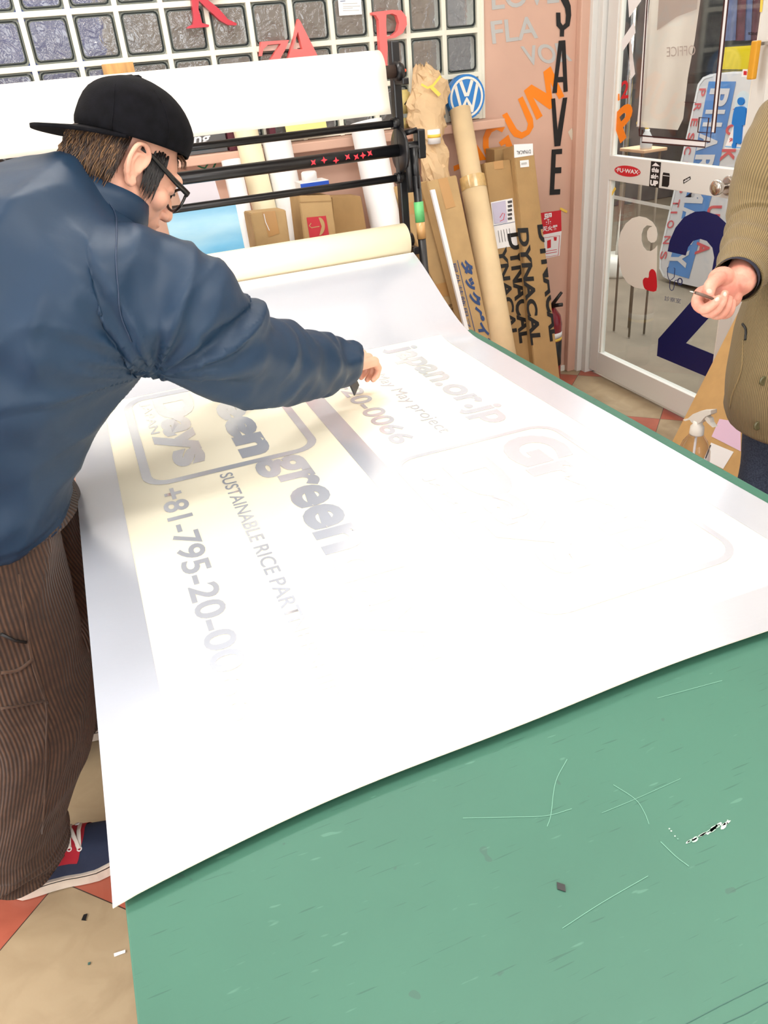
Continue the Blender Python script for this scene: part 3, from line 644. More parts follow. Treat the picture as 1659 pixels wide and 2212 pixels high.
# C2 carton with blue katakana
f2, n2 = leanf(2.74, 2.96)
c2 = carton('tall_carton', 'tall carton with blue Japanese lettering and brown tape, left of the long kraft tube', f2, n2, (922, 392), (986, 378), (1002, 700), (1062, 740), 0.07, m_card)
onface(c2, 'packing_tape', f2, ((946, 387), (966, 383), (984, 446), (963, 452)), m_tape)
m_ink = mat('blue_ink', (44, 72, 122), 0.6)
text('lettering', 'タックペイント', f2(993, 562, .002), f2(1052, 790, .002), f2(1017, 560, .002), m_ink, c2, 0.06)
text('lettering', '屋外装飾用マーキング', f2(972, 568, .002), f2(1029, 800, .002), f2(985, 566, .002), m_ink, c2, 0.0)
strip('ink_rule', [(988, 562), (1033, 745)], 1.4, lambda x, y: f2(x, y, .002), m_ink, c2)
# white profile strip
f3, n3 = leanf(2.715, 2.935)
a, b = f3(931, 410), f3(1003, 705); b = to_floor(a, b)
tag(slab('white_profile', b, V3((0.017, 0, 0)), a - b, n3 * 0.015, m_paperw, bev=0.001), 'thin white strip leaning on the carton with blue lettering', 'strip')
# long tube: inner and outer
def ltube(name, label, x0, y0, x1, y1, yb, yt, r0, r1, m, zt=1.1, group=None, cat='tube', n=28, hollow=True, zend=None):
    f, nn_ = leanf(yb, yt, zt); a, b = f(x0, y0), f(x1, y1); e = to_floor(a, b)
    if zend is not None: e = a + (b - a) * ((a.z - zend)/(a.z - b.z))
    dn = (e - a).normalized(); e = e - dn * (r1 * 0.4)
    t = thing(name, label, cat, e, group)
    bm = bmesh.new(); R = bm_tube(bm, [e, a], [r1, r0], n, False)
    bm.faces.new(R[0][::-1])
    if hollow:
        R2 = bm_tube(bm, [a, a + dn*0.06], [r0*0.86, r0*0.86], n, False)
        for k in range(n): bm.faces.new((R[1][k], R[1][(k+1) % n], R2[0][(k+1) % n], R2[0][k]))
        bm.faces.new(R2[1])
    else: bm.faces.new(R[1])
    frombm('tube_wall', bm, m, t); return t, a, e, dn
t1, a, e, dn = ltube('kraft_tube', 'long kraft cardboard tube leaning on the wall below the round blue emblem', 993, 236, 1086, 757, 2.66, 3.12, 0.042, 0.042, m_tube)
s0 = a + dn * 0.285
tube('outer_sleeve', [s0, e - dn*0.005], [0.0515, 0.0535], m_tube, t1, 28)
tube('tape_band', [s0 - dn*0.02, s0 + dn*0.03], 0.0525, m_ctape, t1, 28, False)
# D1, D2 tall cartons
fd, nd = leanf(2.86, 3.10)
d1 = carton('tall_carton', 'tall brown carton with black lettering and a white shipping label, right of the kraft tube', fd, nd, (1046, 352), (1102, 344), (1098, 770), (1166, 790), 0.085, m_card2)
onface(d1, 'shipping_label', fd, ((1060, 437), (1107, 428), (1118, 530), (1072, 538)), m_paperw)
onface(d1, 'label_pouch', fd, ((1062, 439), (1092, 433), (1096, 480), (1068, 484)), mat('label_violet', (196, 192, 216), 0.4), 0.003)
strip('label_rule', [(1066, 488), (1112, 479)], 1.0, lambda x, y: fd(x, y, .003), m_ink, d1)
m_dink = mat('dark_ink', (70, 70, 74), 0.6)
for k in range(5): strip('label_print', [(1097, 437 + 9*k), (1106, 435 + 9*k)], 5, lambda x, y: fd(x, y, .0035), m_dink, d1)
for k in range(5): strip('label_print', [(1076 + 6*k, 498 - 1.2*k), (1080 + 6*k, 524 - 1.2*k)], 1.0, lambda x, y: fd(x, y, .0035), m_dink, d1)
strip('red_mark', [(1080, 470), (1086, 460), (1090, 462), (1088, 474), (1080, 478)], 1.2, lambda x, y: fd(x, y, .004), m_red, d1)
onface(d1, 'packing_tape', fd, ((1066, 349), (1086, 346), (1088, 364), (1068, 366)), m_tape)
text('lettering', 'DYNACAL', fd(1096, 505, .002), fd(1122, 742, .002), fd(1128, 500, .002), m_blackflat, d1, 0.035)
text('lettering', 'YNACAL', fd(1072, 535, .002), fd(1098, 735, .002), fd(1094, 532, .002), m_blackflat, d1, 0.035)
fd2, nd2 = leanf(2.82, 3.07)
d2 = carton('tall_carton', 'tallest brown carton with black lettering, rightmost against the pink wall', fd2, nd2, (1108, 314), (1152, 312), (1153, 785), (1209, 812), 0.09, m_card2)
onface(d2, 'white_sticker', fd2, ((1110, 312), (1151, 310), (1152, 335), (1111, 341)), m_paperw)
text('sticker_print', 'DYNACAL', fd2(1146, 323, .003), fd2(1116, 326, .003), fd2(1147, 331, .003), m_blackflat, d2)
onface(d2, 'white_sticker', fd2, ((1123, 347), (1142, 345), (1143, 360), (1124, 362)), m_paperw)
strip('sticker_line', [(1126, 354), (1138, 352)], 4, lambda x, y: fd2(x, y, .003), m_grey, d2)
text('lettering', 'DYNACAL', fd2(1117, 493, .002), fd2(1147, 746, .002), fd2(1141, 492, .002), m_blackflat, d2, 0.04)
pe0, pe1 = fd2(1152, 312), fd2(1209, 812); cn = (pe1 - pe0).cross(nd2).normalized(); cn = cn if cn.x > 0 else -cn
text('lettering', 'DYNACAL', fd2(1160, 486, .002), fd2(1188, 738, .002), fd2(1190, 482, .002), m_blackflat, d2, 0.04, clip=(pe0, cn))
# small carton peeking behind
a = ony(1068, 322, 3.19); b = ony(1108, 318, 3.19)
tag(box('short_carton', (a.x, 3.19, 0.001), (b.x, 3.27, b.z), m_card2), 'small dark carton peeking out behind the two cartons with black lettering', 'carton')
# crumpled kraft paper over a tube
f6, n6 = leanf(2.95, 3.14)
kp = thing('crumpled_paper', 'crumpled kraft paper with yellow tape wrapped round a tube beside the emblem', 'paper', f6(940, 500))
rings = [(912,140,12),(918,160,27),(925,185,38),(925,210,42),(922,240,42),(922,265,38),(925,290,33),(932,320,30),(938,350,30),(944,385,30),(950,430,28)]
sp_ = spline([(x, y, w) for x, y, w in rings], 3)
bm = bmesh.new(); prev = None; nK = 26
for i, (x, y, w) in enumerate(sp_):
    cpt = f6(x, y); wr = w * cpt.y / 1683 * 0.98; row = []
    for k in range(nK):
        a_ = 2*math.pi*k/nK; q = V3((math.cos(a_)*3, math.sin(a_)*3, i*0.45))
        rr_ = wr * (0.82 + 0.62*abs(noise.noise(q*0.55)) + 0.22*abs(noise.noise(q*1.3)))
        row.append(bm.verts.new(cpt + V3((math.cos(a_)*rr_, math.sin(a_)*min(rr_, 0.06) - 0.0, noise.noise(q*1.7)*0.02))))
    if prev:
        for k in range(nK):
            bm.faces.new((prev[k], prev[(k+1) % nK], row[(k+1) % nK], row[k]))
    prev = row
frombm('paper_wrap', bm, m_kraft, kp)
q0 = f6(937, 292, 0.055); lathe('tube_end', [(0.026, 0), (0.026, 0.05), (0.02, 0.051)], q0 - V3((0, 0, 0.03)), m_paperw, kp, 20)
lathe('yellow_band', [(0.0268, 0.022), (0.0268, 0.034)], q0 - V3((0, 0, 0.03)), m_yellow, kp, 20)
fy = lambda x, y: f6(x, y, 0.075)
strip('yellow_tape', [(910, 182), (924, 190), (936, 184), (952, 164)], 5, fy, m_yellow, kp)
strip('yellow_tape', [(932, 188), (942, 198), (950, 206)], 8, lambda x, y: f6(x, y, 0.078), m_yellow, kp)
# round emblem
em = thing('round_emblem', 'round blue and white car emblem standing on the sill in front of the glass blocks', 'emblem', (1.63, 3.2, 1.22))
ec = ony(1008, 210, 3.215); er = 0.082
def circ(r, n=40, y=0.0, cx=0, cz=0): return [V3((ec.x + cx + r*math.cos(2*math.pi*k/n), ec.y + y, ec.z + cz + r*math.sin(2*math.pi*k/n))) for k in range(n)]
m_vb = mat('emblem_blue', (44, 128, 206), 0.35); 
decal('emblem_disc', [circ(er)], m_vb, em, thick=(0, 0.03, 0))
decal('emblem_ring', [circ(er*0.90, y=-0.0012), circ(er*0.79, y=-0.0012)], m_white, em)
def vs_(pts, y=-0.0012): return [V3((ec.x + a*er, ec.y + y, ec.z + b*er)) for a, b in pts]
for q in ([(-0.40,0.70),(-0.24,0.77),(-0.02,0.20),(0.02,0.20),(0.24,0.77),(0.40,0.70),(0.12,0.04),(-0.12,0.04)],
          [(-0.66,0.46),(-0.53,0.60),(-0.28,-0.38),(-0.02,0.0),(0.02,0.0),(0.28,-0.38),(0.53,0.60),(0.66,0.46),(0.34,-0.68),(0.24,-0.70),(0.0,-0.18),(-0.24,-0.70),(-0.34,-0.68)]):
    decal('emblem_letter', [vs_(q)], m_white, em)
# sill and stones
struct(box('trim_3', (X0, YW - 0.09, 1.17), (1.76, YW, 1.203), m_pink, bev=0.004))
m_stone = mat('yellow_stone', (206, 188, 120), 0.7, var=0.2, vscale=20)
for (px, py, r, lb) in ((871, 220, (0.026, 0.02, 0.042), 'yellowish stone block with a dark mark, standing on the sill beside the crumpled paper'), (872, 266, (0.026, 0.02, 0.018), 'small rounded yellowish stone lying low on the sill beside the rack')):
    c_ = ony(px, py, 3.215); bm = bmesh.new(); bmesh.ops.create_cube(bm, size=2, matrix=Matrix.Translation(c_) @ Matrix.Diagonal((*r, 1)))
    bmesh.ops.bevel(bm, geom=list(bm.edges), offset=0.009, segments=3, affect='EDGES')
    o = tag(frombm('sill_stone', bm, m_stone, None, True), lb, 'stone')
    if py < 240: strip('dark_mark', [(874, 226), (880, 218), (884, 224), (886, 212)], 3, lambda x, y: ony(x, y, 3.193), m_blackflat, o)
# rolls, boards and cartons behind the rack
ltube('white_roll', 'slim white roll standing leftmost behind the rack', 498, 345, 545, 560, 2.86, 3.04, 0.034, 0.036, m_paperw, cat='roll')
ltube('cream_roll', 'cream coloured roll standing between two white rolls behind the rack', 527, 268, 588, 520, 2.97, 3.16, 0.045, 0.047, mat('cream_paper', (244, 234, 200), 0.5), cat='roll')
ltube('white_roll', 'thick white roll standing behind the taped small carton', 595, 294, 650, 560, 2.97, 3.16, 0.054, 0.054, m_paperw, cat='roll')
ltube('white_roll', 'widest white roll standing right behind the red star stickers of the rack bar', 790, 262, 836, 500, 2.92, 3.1, 0.062, 0.064, m_paperw, cat='roll')
f7, n7 = leanf(2.80, 2.86)
k1 = carton('small_carton', 'small square carton with clear tape, left of the carton printed with an umbrella', f7, n7, (541, 461), (617, 453), (558, 560), (630, 545), 0.12, m_card)
onface(k1, 'clear_tape', f7, ((566, 458), (594, 455), (604, 504), (580, 512)), m_tape)
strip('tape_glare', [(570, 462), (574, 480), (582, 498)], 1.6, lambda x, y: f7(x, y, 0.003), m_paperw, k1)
f8, n8 = leanf(2.86, 2.90)
k2 = carton('umbrella_carton', 'brown carton with a red square umbrella mark behind the rack', f8, n8, (646, 424), (715, 422), (657, 520), (728, 520), 0.14, m_card)
onface(k2, 'red_square', f8, ((662, 470), (704, 466), (711, 508), (669, 514)), mat('carton_red', (196, 52, 64), 0.6))
um = [(686+16*math.cos(a)*0.9, 488+18*math.sin(a)) for a in np.linspace(-1.5, 1.4, 10)]
onface(k2, 'umbrella_mark', f8, [(688, 470)] + [(688+14*math.cos(a), 489+20*math.sin(a)) for a in np.linspace(-1.3, 1.3, 9)] + [(690, 508), (695, 489)], m_card, 0.003)
strip('umbrella_mark', [(672, 482), (668, 488), (673, 492), (690, 489)], 1.8, lambda x, y: f8(x, y, .003), m_card, k2)
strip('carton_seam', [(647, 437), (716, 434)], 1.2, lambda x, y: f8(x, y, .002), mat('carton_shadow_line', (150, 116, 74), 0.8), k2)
f9, n9 = leanf(2.98, 3.02)
carton('plain_carton', 'plain brown carton standing right of the umbrella carton', f9, n9, (716, 427), (780, 424), (724, 520), (796, 520), 0.12, m_card2)
k2t = f8(646, 424).z
c_ = ony(676, 412, 2.96)
jar = thing('label_jar', 'white capped jar with a blue topped label standing on the umbrella carton', 'jar', (c_.x, c_.y, k2t))
box('jar_box', (c_.x - 0.052, c_.y - 0.035, k2t - 0.0), (c_.x + 0.052, c_.y + 0.045, k2t + 0.035), m_paperw, jar)
box('blue_label', (c_.x - 0.0535, c_.y - 0.0365, k2t + 0.022), (c_.x + 0.0535, c_.y - 0.034, k2t + 0.036), mat('label_blue', (30, 80, 190), 0.4), jar, 0.0003)
box('jar_lid', (c_.x - 0.053, c_.y - 0.036, k2t + 0.034), (c_.x + 0.053, c_.y + 0.046, k2t + 0.038), m_paperw, jar, 0.0003)
lathe('jar_cap', [(0.028, 0), (0.028, 0.028), (0.024, 0.032)], (c_.x - 0.008, c_.y, k2t + 0.038), m_paperw, jar, 24)
# sky-blue board, white foam board
m_sky = mat('sky_print', (96, 184, 232), 0.35, var=0.5, vscale=2.2, rgb2=(186, 228, 244), stretch=(1, 1, 3))
fA, nA = leanf(2.66, 2.76)
a, b, c3 = fA(352, 448), fA(507, 432), fA(533, 556); e = to_floor(b, c3)
tag(slab('blue_board', e + (a - b), b - a, b - e, nA * 0.012, m_sky, bev=0.001), 'sky blue printed board standing behind the rack by the man with the cap', 'board')
fB, nB = leanf(2.93, 3.0)
a, b, c3 = fB(372, 378), fB(458, 368), fB(478, 436); e = to_floor(b, c3)
tag(slab('foam_board', e + (a - b), b - a, b - e, nB * 0.012, mat('foam_white', (228, 222, 230), 0.6), bev=0.001), 'off-white foam board standing behind the sky blue board', 'board')
bx = tag(box('black_plaque', (0.42, 3.225, 1.205), (0.60, 3.235, 1.30), mat('plaque', (90, 90, 92), 0.3), bev=0.001), 'dark grey plaque with white script leaning on the sill by the cap', 'plaque')
text('lettering', 'ng', ony(418, 318, 3.2235), ony(452, 314, 3.2235), ony(420, 296, 3.2235), m_paperw, bx, 0.02)
tag(box('maroon_box', (0.605, 3.21, 1.204), (0.655, 3.26, 1.31), mat('maroon_card', (84, 22, 40), 0.5), bev=0.002), 'narrow maroon box on the sill, left of the cream roll', 'box')
tag(box('maroon_box', (0.765, 3.21, 1.204), (0.79, 3.26, 1.29), mat('maroon_card', (84, 22, 40), 0.5), bev=0.002), 'thin maroon box on the sill, right of the cream roll', 'box')
tag(slab('yellow_plate', ony(620, 292, 3.22), ony(708, 284, 3.22) - ony(620, 292, 3.22), V3((0, 0.02, 0.07)), V3((0, 0.006, 0)), mat('pale_yellow_card', (240, 222, 140), 0.5), bev=0.001), 'pale yellow card standing on the sill under the big white roll', 'card')
wc = ony(258, 158, 3.2)
tag(box('wooden_block', (wc.x - 0.052, 3.19, 1.204), (wc.x + 0.052, 3.225, wc.z + 0.03), mat('light_wood', (220, 168, 100), 0.5, var=0.2, vscale=12, stretch=(6, 6, 0.6)), bev=0.002), 'light wooden block standing on the sill behind the big white roll and the cap', 'block')
# red letters fixed on the glass blocks
m_lr = mat('coral_letter', (244, 112, 110), 0.35); m_lr2 = mat('dark_red_letter', (186, 24, 48), 0.35, coat=0.3)
def bigletter(s, a, b, c, m, lab, bold=0.03):
    q = [ony(*z, YW - 0.035) for z in (a, b, c)]
    o = text('serif_letter', s, *q, m, None, bold, thick=(0, 0.028, 0)); return tag(o, lab, 'letter', 'wooden letters on the glass blocks')
def serif(lab, loops, m):
    o = decal('serif_letter', [[ony(x, y, YW - 0.035) for x, y in lp] for lp in loops], m, None, thick=(0, 0.028, 0))
    return tag(o, lab, 'letter', 'cut-out letters on the glass blocks')
z2 = lambda l: [(x/3.016 + 350, y/3.016) for x, y in l]
serif('dark red letter R cut off by the top of the picture, on the glass blocks', [z2([(165,175),(200,158),(205,120),(185,-60),(180,-240),(300,-240),(400,-210),(430,-130),(400,-60),(330,-20),(300,0),(370,55),(430,125),(487,152),(485,165),(430,163),(380,135),(240,5),(238,60),(262,150),(307,162),(305,175),(165,186)])], m_lr2)
serif('coral red letter Z half hidden behind the big white roll', [z2([(645,272),(828,260),(800,330),(700,500),(640,560),(740,560),(800,520),(800,600),(580,600),(590,560),(775,285),(690,292),(660,320),(652,365),(640,365)])], m_lr)
serif('coral red letter A standing beside the Z above the big white roll', [z2([(888,122),(900,135),(1015,365),(1060,480),(1080,520),(960,520),(980,500),(940,385),(835,385),(800,500),(740,520),(820,385),(868,225)]), z2([(885,205),(915,320),(852,320)])], m_lr)
serif('coral red letter P above the end of the rack, right of the A', [z2([(1370,80),(1500,64),(1560,68),(1592,110),(1596,160),(1570,215),(1520,245),(1466,255),(1470,300),(1468,420),(1490,450),(1400,455),(1428,430),(1420,300),(1412,130),(1395,100),(1372,95)]), z2([(1462,95),(1500,88),(1530,100),(1545,150),(1535,200),(1500,230),(1465,238),(1460,160)])], m_lr)
nt_ = tag(slab('paper_notice', ony(733, 34, YW-.008), ony(782, 31, YW-.008) - ony(733, 34, YW-.008), ony(729, -14, YW-.008) - ony(733, 34, YW-.008), V3((0, 0.001, 0)), m_paperw, bev=0), 'small white printed notice stuck on the glass blocks between A and P', 'notice')
for k, (xa, xb, y) in enumerate(((735, 746, 3), (740, 772, 8), (741, 778, 14), (741, 762, 18), (741, 776, 23))): strip('printed_line', [(xa, y), (xb, y - 1)], 1.3, lambda x, y: ony(x, y, YW-.0095), m_ink if k == 0 else m_grey, nt_)
#PART2
# ================================================================== TABLE
TZ = 0.76
tb = thing('work_table', 'large work table with a scratched green cutting mat top', 'table', (0.43, 0.8, 0))
m_mat = mat('green_mat', (104, 168, 144), 0.5, spec=0.4)
nt = m_mat.node_tree; N, L = nt.nodes, nt.links; bs = N['Principled BSDF']
tc = node(m_mat, 'ShaderNodeTexCoord')
def nz_(sc, st, lo, hi, det=2, rot=0.0):
    mp = node(m_mat, 'ShaderNodeMapping'); mp.inputs['Scale'].default_value = st; mp.inputs['Rotation'].default_value = (0, 0, rot); L.new(tc.outputs['Object'], mp.inputs['Vector'])
    n = node(m_mat, 'ShaderNodeTexNoise'); n.inputs['Scale'].default_value = sc; n.inputs['Detail'].default_value = det; L.new(mp.outputs[0], n.inputs['Vector'])
    r = node(m_mat, 'ShaderNodeMapRange'); r.inputs[1].default_value = lo; r.inputs[2].default_value = hi; L.new(n.outputs['Fac'], r.inputs[0]); return r.outputs[0]
base = mix(m_mat, nz_(3, (1, 1, 1), 0.35, 0.7, 6), C(63, 110, 93), C(58, 101, 86))
cut = nz_(26, (0.9, 13.0, 1), 0.70, 0.76, 1, 0.06)
cut2 = mth(m_mat, 'MULTIPLY', cut, 0.55)
base = mix(m_mat, cut2, base, C(44, 82, 70))
scr = mth(m_mat, 'MULTIPLY', nz_(22, (1.6, 7.0, 1), 0.73, 0.78, 1, 0.9), 0.2)
base = mix(m_mat, scr, base, C(120, 170, 150))
dots = mth(m_mat, 'MULTIPLY', nz_(60, (1, 1, 1), 0.845, 0.86, 0), 0.4)
base = mix(m_mat, dots, base, C(60, 80, 76))
L.new(base, bs.inputs['Base Color'])
TX0, TX1, TY0, TY1 = -0.122, 0.990, -0.45, 2.0
box('cutting_mat', (TX0, TY0, TZ - 0.012), (TX1, TY1, TZ), m_mat, tb, 0.002)
box('table_board', (TX0 + 0.004, TY0 + 0.004, TZ - 0.04), (TX1 - 0.004, TY1 - 0.004, TZ - 0.0125), mat('board_edge', (150, 128, 100), 0.7), tb, 0.002)
m_leg = mat('grey_steel_leg', (96, 98, 100), 0.45)
for lx in (TX0 + 0.08, TX1 - 0.13):
    for ly in (TY0 + 0.15, 0.8, TY1 - 0.2): box('table_leg', (lx, ly, 0), (lx + 0.05, ly + 0.05, TZ - 0.04), m_leg, tb, 0.003)
box('table_rail', (TX0 + 0.085, TY0 + 0.2, TZ - 0.10), (TX0 + 0.125, TY1 - 0.2, TZ - 0.04), m_leg, tb)
box('table_rail', (TX1 - 0.125, TY0 + 0.2, TZ - 0.10), (TX1 - 0.085, TY1 - 0.2, TZ - 0.04), m_leg, tb)
ft = lambda x, y: onz(x, y, TZ + 0.0006)
m_res = mat('tape_residue', (205, 214, 208), 0.7, var=0.3, vscale=120, rgb2=(100, 150, 132))
random.seed(3)
for k in range(16):
    t_ = random.random(); x = 1478 + 96*t_; y = 1822 - 46*t_ + random.uniform(-5, 5); w = random.uniform(4, 13); h = random.uniform(2.5, 6)
    decal('tape_residue', [[ft(x + w*math.cos(a)*random.uniform(.7, 1), y - 0.45*w*math.cos(a) + h*math.sin(a)*random.uniform(.7, 1)) for a in np.linspace(0, 6.28, 9)[:-1]]], m_res, tb)
for x, y in ((1446, 1790), (1450, 1795), (1458, 1806), (1464, 1812), (1572, 1772), (1571, 1778)):
    decal('tape_residue', [[ft(x + 2*math.cos(a), y + 1.6*math.sin(a)) for a in np.linspace(0, 6.28, 7)[:-1]]], m_res, tb)
m_scr = mat('pale_scratch', (116, 168, 148), 0.6)
for l, w in (([(1225,1640),(1200,1690),(1190,1760),(1182,1785)], 1.2), ([(1000,1767),(1100,1765),(1180,1762),(1235,1747)], 1.0), ([(1325,1695),(1372,1726),(1392,1755),(1402,1780)], 1.1),
             ([(1427,1818),(1460,1850),(1488,1871)], 1.4), ([(1215,2005),(1300,1950),(1400,1892)], 1.2), ([(1470,1682),(1370,1727),(1300,1756)], 0.8), ([(1420,1508),(1560,1470)], 0.9)):
    strip('mat_scratch', [tuple(q) for q in spline(l, 5)], w, ft, m_scr, tb)
m_cutd = mat('dark_cut', (60, 98, 92), 0.7)
for l in ([(1480,2212),(1560,2170),(1665,2118)], [(1560,2212),(1610,2190),(1665,2160)]): strip('deep_cut', l, 1.6, ft, m_cutd, tb)
tag(slab('blade_chip', ft(1204, 1921), ft(1222, 1927) - ft(1204, 1921), V3((0.003, 0.006, 0.001)), V3((0, 0, 0.0006)), m_blackflat, bev=0), 'tiny dark blade chip lying on the green mat', 'chip')
# debris on the floor
ff = lambda x, y: onz(x, y, 0.0015)
tag(decal('black_scrap', [[ff(x, y) for x, y in ((181,1976),(189,1974),(185,1987),(187,1989),(176,1988))]], m_blackflat, None, thick=(0, 0, 0.001)), 'small black paper scrap on the beige floor tile', 'scrap')
tag(decal('white_scrap', [[ff(x, y) for x, y in ((246,2060),(271,2052),(271,2058),(247,2067))]], m_paperw, None, thick=(0, 0, 0.001)), 'small white paper scrap on the floor beside the green table edge', 'scrap')
tag(decal('brown_speck', [[ff(x, y) for x, y in ((190,2080),(196,2078),(194,2084),(190,2085))]], m_cutd, None, thick=(0, 0, 0.001)), 'dark speck on the floor tile near the bottom left', 'speck')

# ================================================================== RACK
rk = thing('roll_rack', 'black metal roll rack with round bars and red star stickers behind the table', 'rack', (0.42, 2.44, 0))
RY = 2.44; RX0, RX1 = -0.27, 0.985
m_rk = mat('black_rack', (24, 24, 27), 0.32, spec=0.5)
for rx in (RX0, RX1):
    box('rack_post', (rx - 0.013, RY - 0.006, 0.03), (rx + 0.013, RY + 0.024, 1.50), m_rk, rk, 0.004)
    box('rack_foot', (rx - 0.02, RY - 0.22, 0.0), (rx + 0.02, RY + 0.22, 0.03), m_rk, rk, 0.004)
def barz(px, py): return ony(px, py, RY).z
zb = [barz(846, 267), barz(850, 326), barz(857, 385)]
for z, r in zip(zb, (0.0105, 0.0175, 0.0105)):
    tube('rack_bar', [(RX0, RY, z), (RX1, RY, z)], r, m_rk, rk, 18)
for z in zb: lathe('bar_collar', [(0.016, 0), (0.016, 0.02)], (RX1 - 0.025, RY, z), m_rk, rk, 16, Matrix(((0,0,1),(0,1,0),(-1,0,0))))
My = Matrix(((0, 0, 1), (0, 1, 0), (-1, 0, 0)))
lathe('side_disc', [(0.02, -0.004), (0.062, -0.003), (0.065, 0.0), (0.065, 0.006), (0.062, 0.008), (0.02, 0.009)], (RX1 - 0.008, RY - 0.004, zb[1] + 0.0), m_rk, rk, 36, My)
tube('axle_stub', [(RX1, RY, zb[1]), (RX1 + 0.075, RY, zb[1])], 0.02, m_rk, rk, 16)
box('clamp_arm', (RX1 + 0.05, RY - 0.02, zb[1] - 0.03), (RX1 + 0.075, RY + 0.02, zb[1] + 0.052), m_rk, rk, 0.004)
tube('clamp_screw', [(RX1 + 0.015, RY, zb[1] + 0.045), (RX1 + 0.055, RY, zb[1] + 0.05)], 0.008, m_rk, rk, 10)
m_star = mat('red_star', (240, 50, 66), 0.45)
stars = [(677, 351), (700, 346), (726, 347), (751, 339), (770, 339), (784, 336), (799, 331)]
tl = [45, 0, 0, 40, 35, 0, 40]
for i, (x, y) in enumerate(stars):
    zc = zb[1]; cx = ony(x, y, RY - 0.0175).x; th0 = math.radians(tl[i])
    dy0 = (ony(x, y, RY - 0.0185).z - zc)
    vs = []; ps = []
    for k in range(8):
        r = 0.0105 if k % 2 == 0 else 0.0042; a = th0 + k*math.pi/4; ps.append((r*math.sin(a), dy0 + r*math.cos(a)))
    def oncyl(u, w):
        an = max(-1.3, min(1.3, w/0.0178)); return V3((cx + u, RY - 0.0182*math.cos(an), zc + 0.0182*math.sin(an)))
    c0_ = oncyl(0, dy0); mk('star_sticker', [c0_] + [oncyl(*q) for q in ps], [(0, 1+k, 1+(k+1) % 8) for k in range(8)], m_star, rk)
# upper roll with hanging sheet, and its spindle
m_roll = mat('roll_paper', (228, 224, 212), 0.5, spec=0.3, bump=0.05, bscale=200)
ur = thing('upper_paper_roll', 'big white paper roll on the top of the black rack with its end hanging down', 'roll', (0.4, RY, 1.42))
zt_, zb_ = ony(832, 118, RY - 0.03).z, ony(833, 245, RY - 0.1).z
RR = 0.055; ucz = ony(828, 112, RY - 0.05).z - RR + 0.004; UX0, UX1 = -0.145, 0.912
uy = RY - 0.045
bm = bmesh.new(); rg_ = bm_tube(bm, [(UX0, uy, ucz), (UX1, uy, ucz)], RR, 48, False)
for q, flip in ((rg_[0], 0), (rg_[1], 1)): bm.faces.new(q[::-1] if not flip else q)
frombm('roll_body', bm, m_roll, ur)
prof = [(uy - RR*math.sin(a) - 0.0015, ucz + RR*math.cos(a) + 0.001) for a in np.linspace(0.0, 1.45, 12)]
yb0, zb0 = prof[-1]; prof += [(yb0 - 0.0005*k - 0.012*(k/6)**2, zb0 - (zb0 - (ony(835, 247, yb0 - 0.01).z))*(k/6)) for k in range(1, 7)]
nx = 24; vs = []; fs_ = []
for i in range(nx+1):
    x = UX0 - 0.002 + (UX1 - UX0 + 0.004)*i/nx
    for j, (y, z) in enumerate(prof): vs.append((x, y - 0.004*math.sin(i*0.8)*max(0, (j-11)/6), z))
for i in range(nx):
    for j in range(len(prof)-1): a = i*len(prof)+j; fs_.append((a, a+len(prof), a+len(prof)+1, a+1))
o = mk('hanging_flap', vs, fs_, m_roll, ur, True); md = o.modifiers.new('t', 'SOLIDIFY'); md.thickness = 0.0008
tube('spindle', [(UX0 - 0.03, uy, ucz), (UX1 + 0.055, uy, ucz)], 0.017, mat('dark_core', (70, 56, 50), 0.5), ur, 18)
lathe('spindle_end', [(0.024, 0), (0.026, 0.012), (0.018, 0.025)], (UX1 + 0.05, uy, ucz), m_rk, ur, 20, My)
tube('orange_tip', [(UX1 + 0.075, uy, ucz), (UX1 + 0.086, uy, ucz)], [0.008, 0.003], mat('orange_plastic', (250, 96, 60), 0.4), ur, 12)
for rx in (RX0, RX1): box('rack_hook', (rx - 0.010, uy - 0.025, ucz - 0.035), (rx + 0.010, RY + 0.01, ucz - 0.018), m_rk, rk, 0.003)
# black diagonal arm seen at the far left
tube('rack_brace', [(-0.165, RY + 0.02, 1.34), (-0.02, RY + 0.05, 1.22)], 0.016, m_rk, rk, 4)
# black pole with green tape
fp = ony(905, 330, 2.38); p1_ = ony(893, 318, 2.40); p2_ = ony(906, 460, 2.38)
e = p1_ + (p2_ - p1_) * ((p1_.z - 0.0)/(p1_.z - p2_.z))
pl = thing('taped_pole', 'black pole with green and brown tape leaning beside the end of the rack', 'pole', e)
dn = (e - p1_).normalized()
tube('pole_shaft', [p1_ + dn*0.08, e], 0.013, m_black, pl, 14)
tube('pole_grip', [p1_, p1_ + dn*0.115], [(0.017, 0.013)]*2, m_black, pl, 4)
tube('grip_plate', [p1_ + V3((-0.02, 0, -0.005)), p1_ + dn*0.12 + V3((-0.02, 0, -0.005))], [(0.010, 0.012)]*2, m_black, pl, 4)
tube('green_tape', [p1_ + dn*0.155, p1_ + dn*0.215], 0.0152, m_greent, pl, 16)
tube('brown_tape', [p1_ + dn*0.215, p1_ + dn*0.265], 0.0148, m_tape, pl, 16)

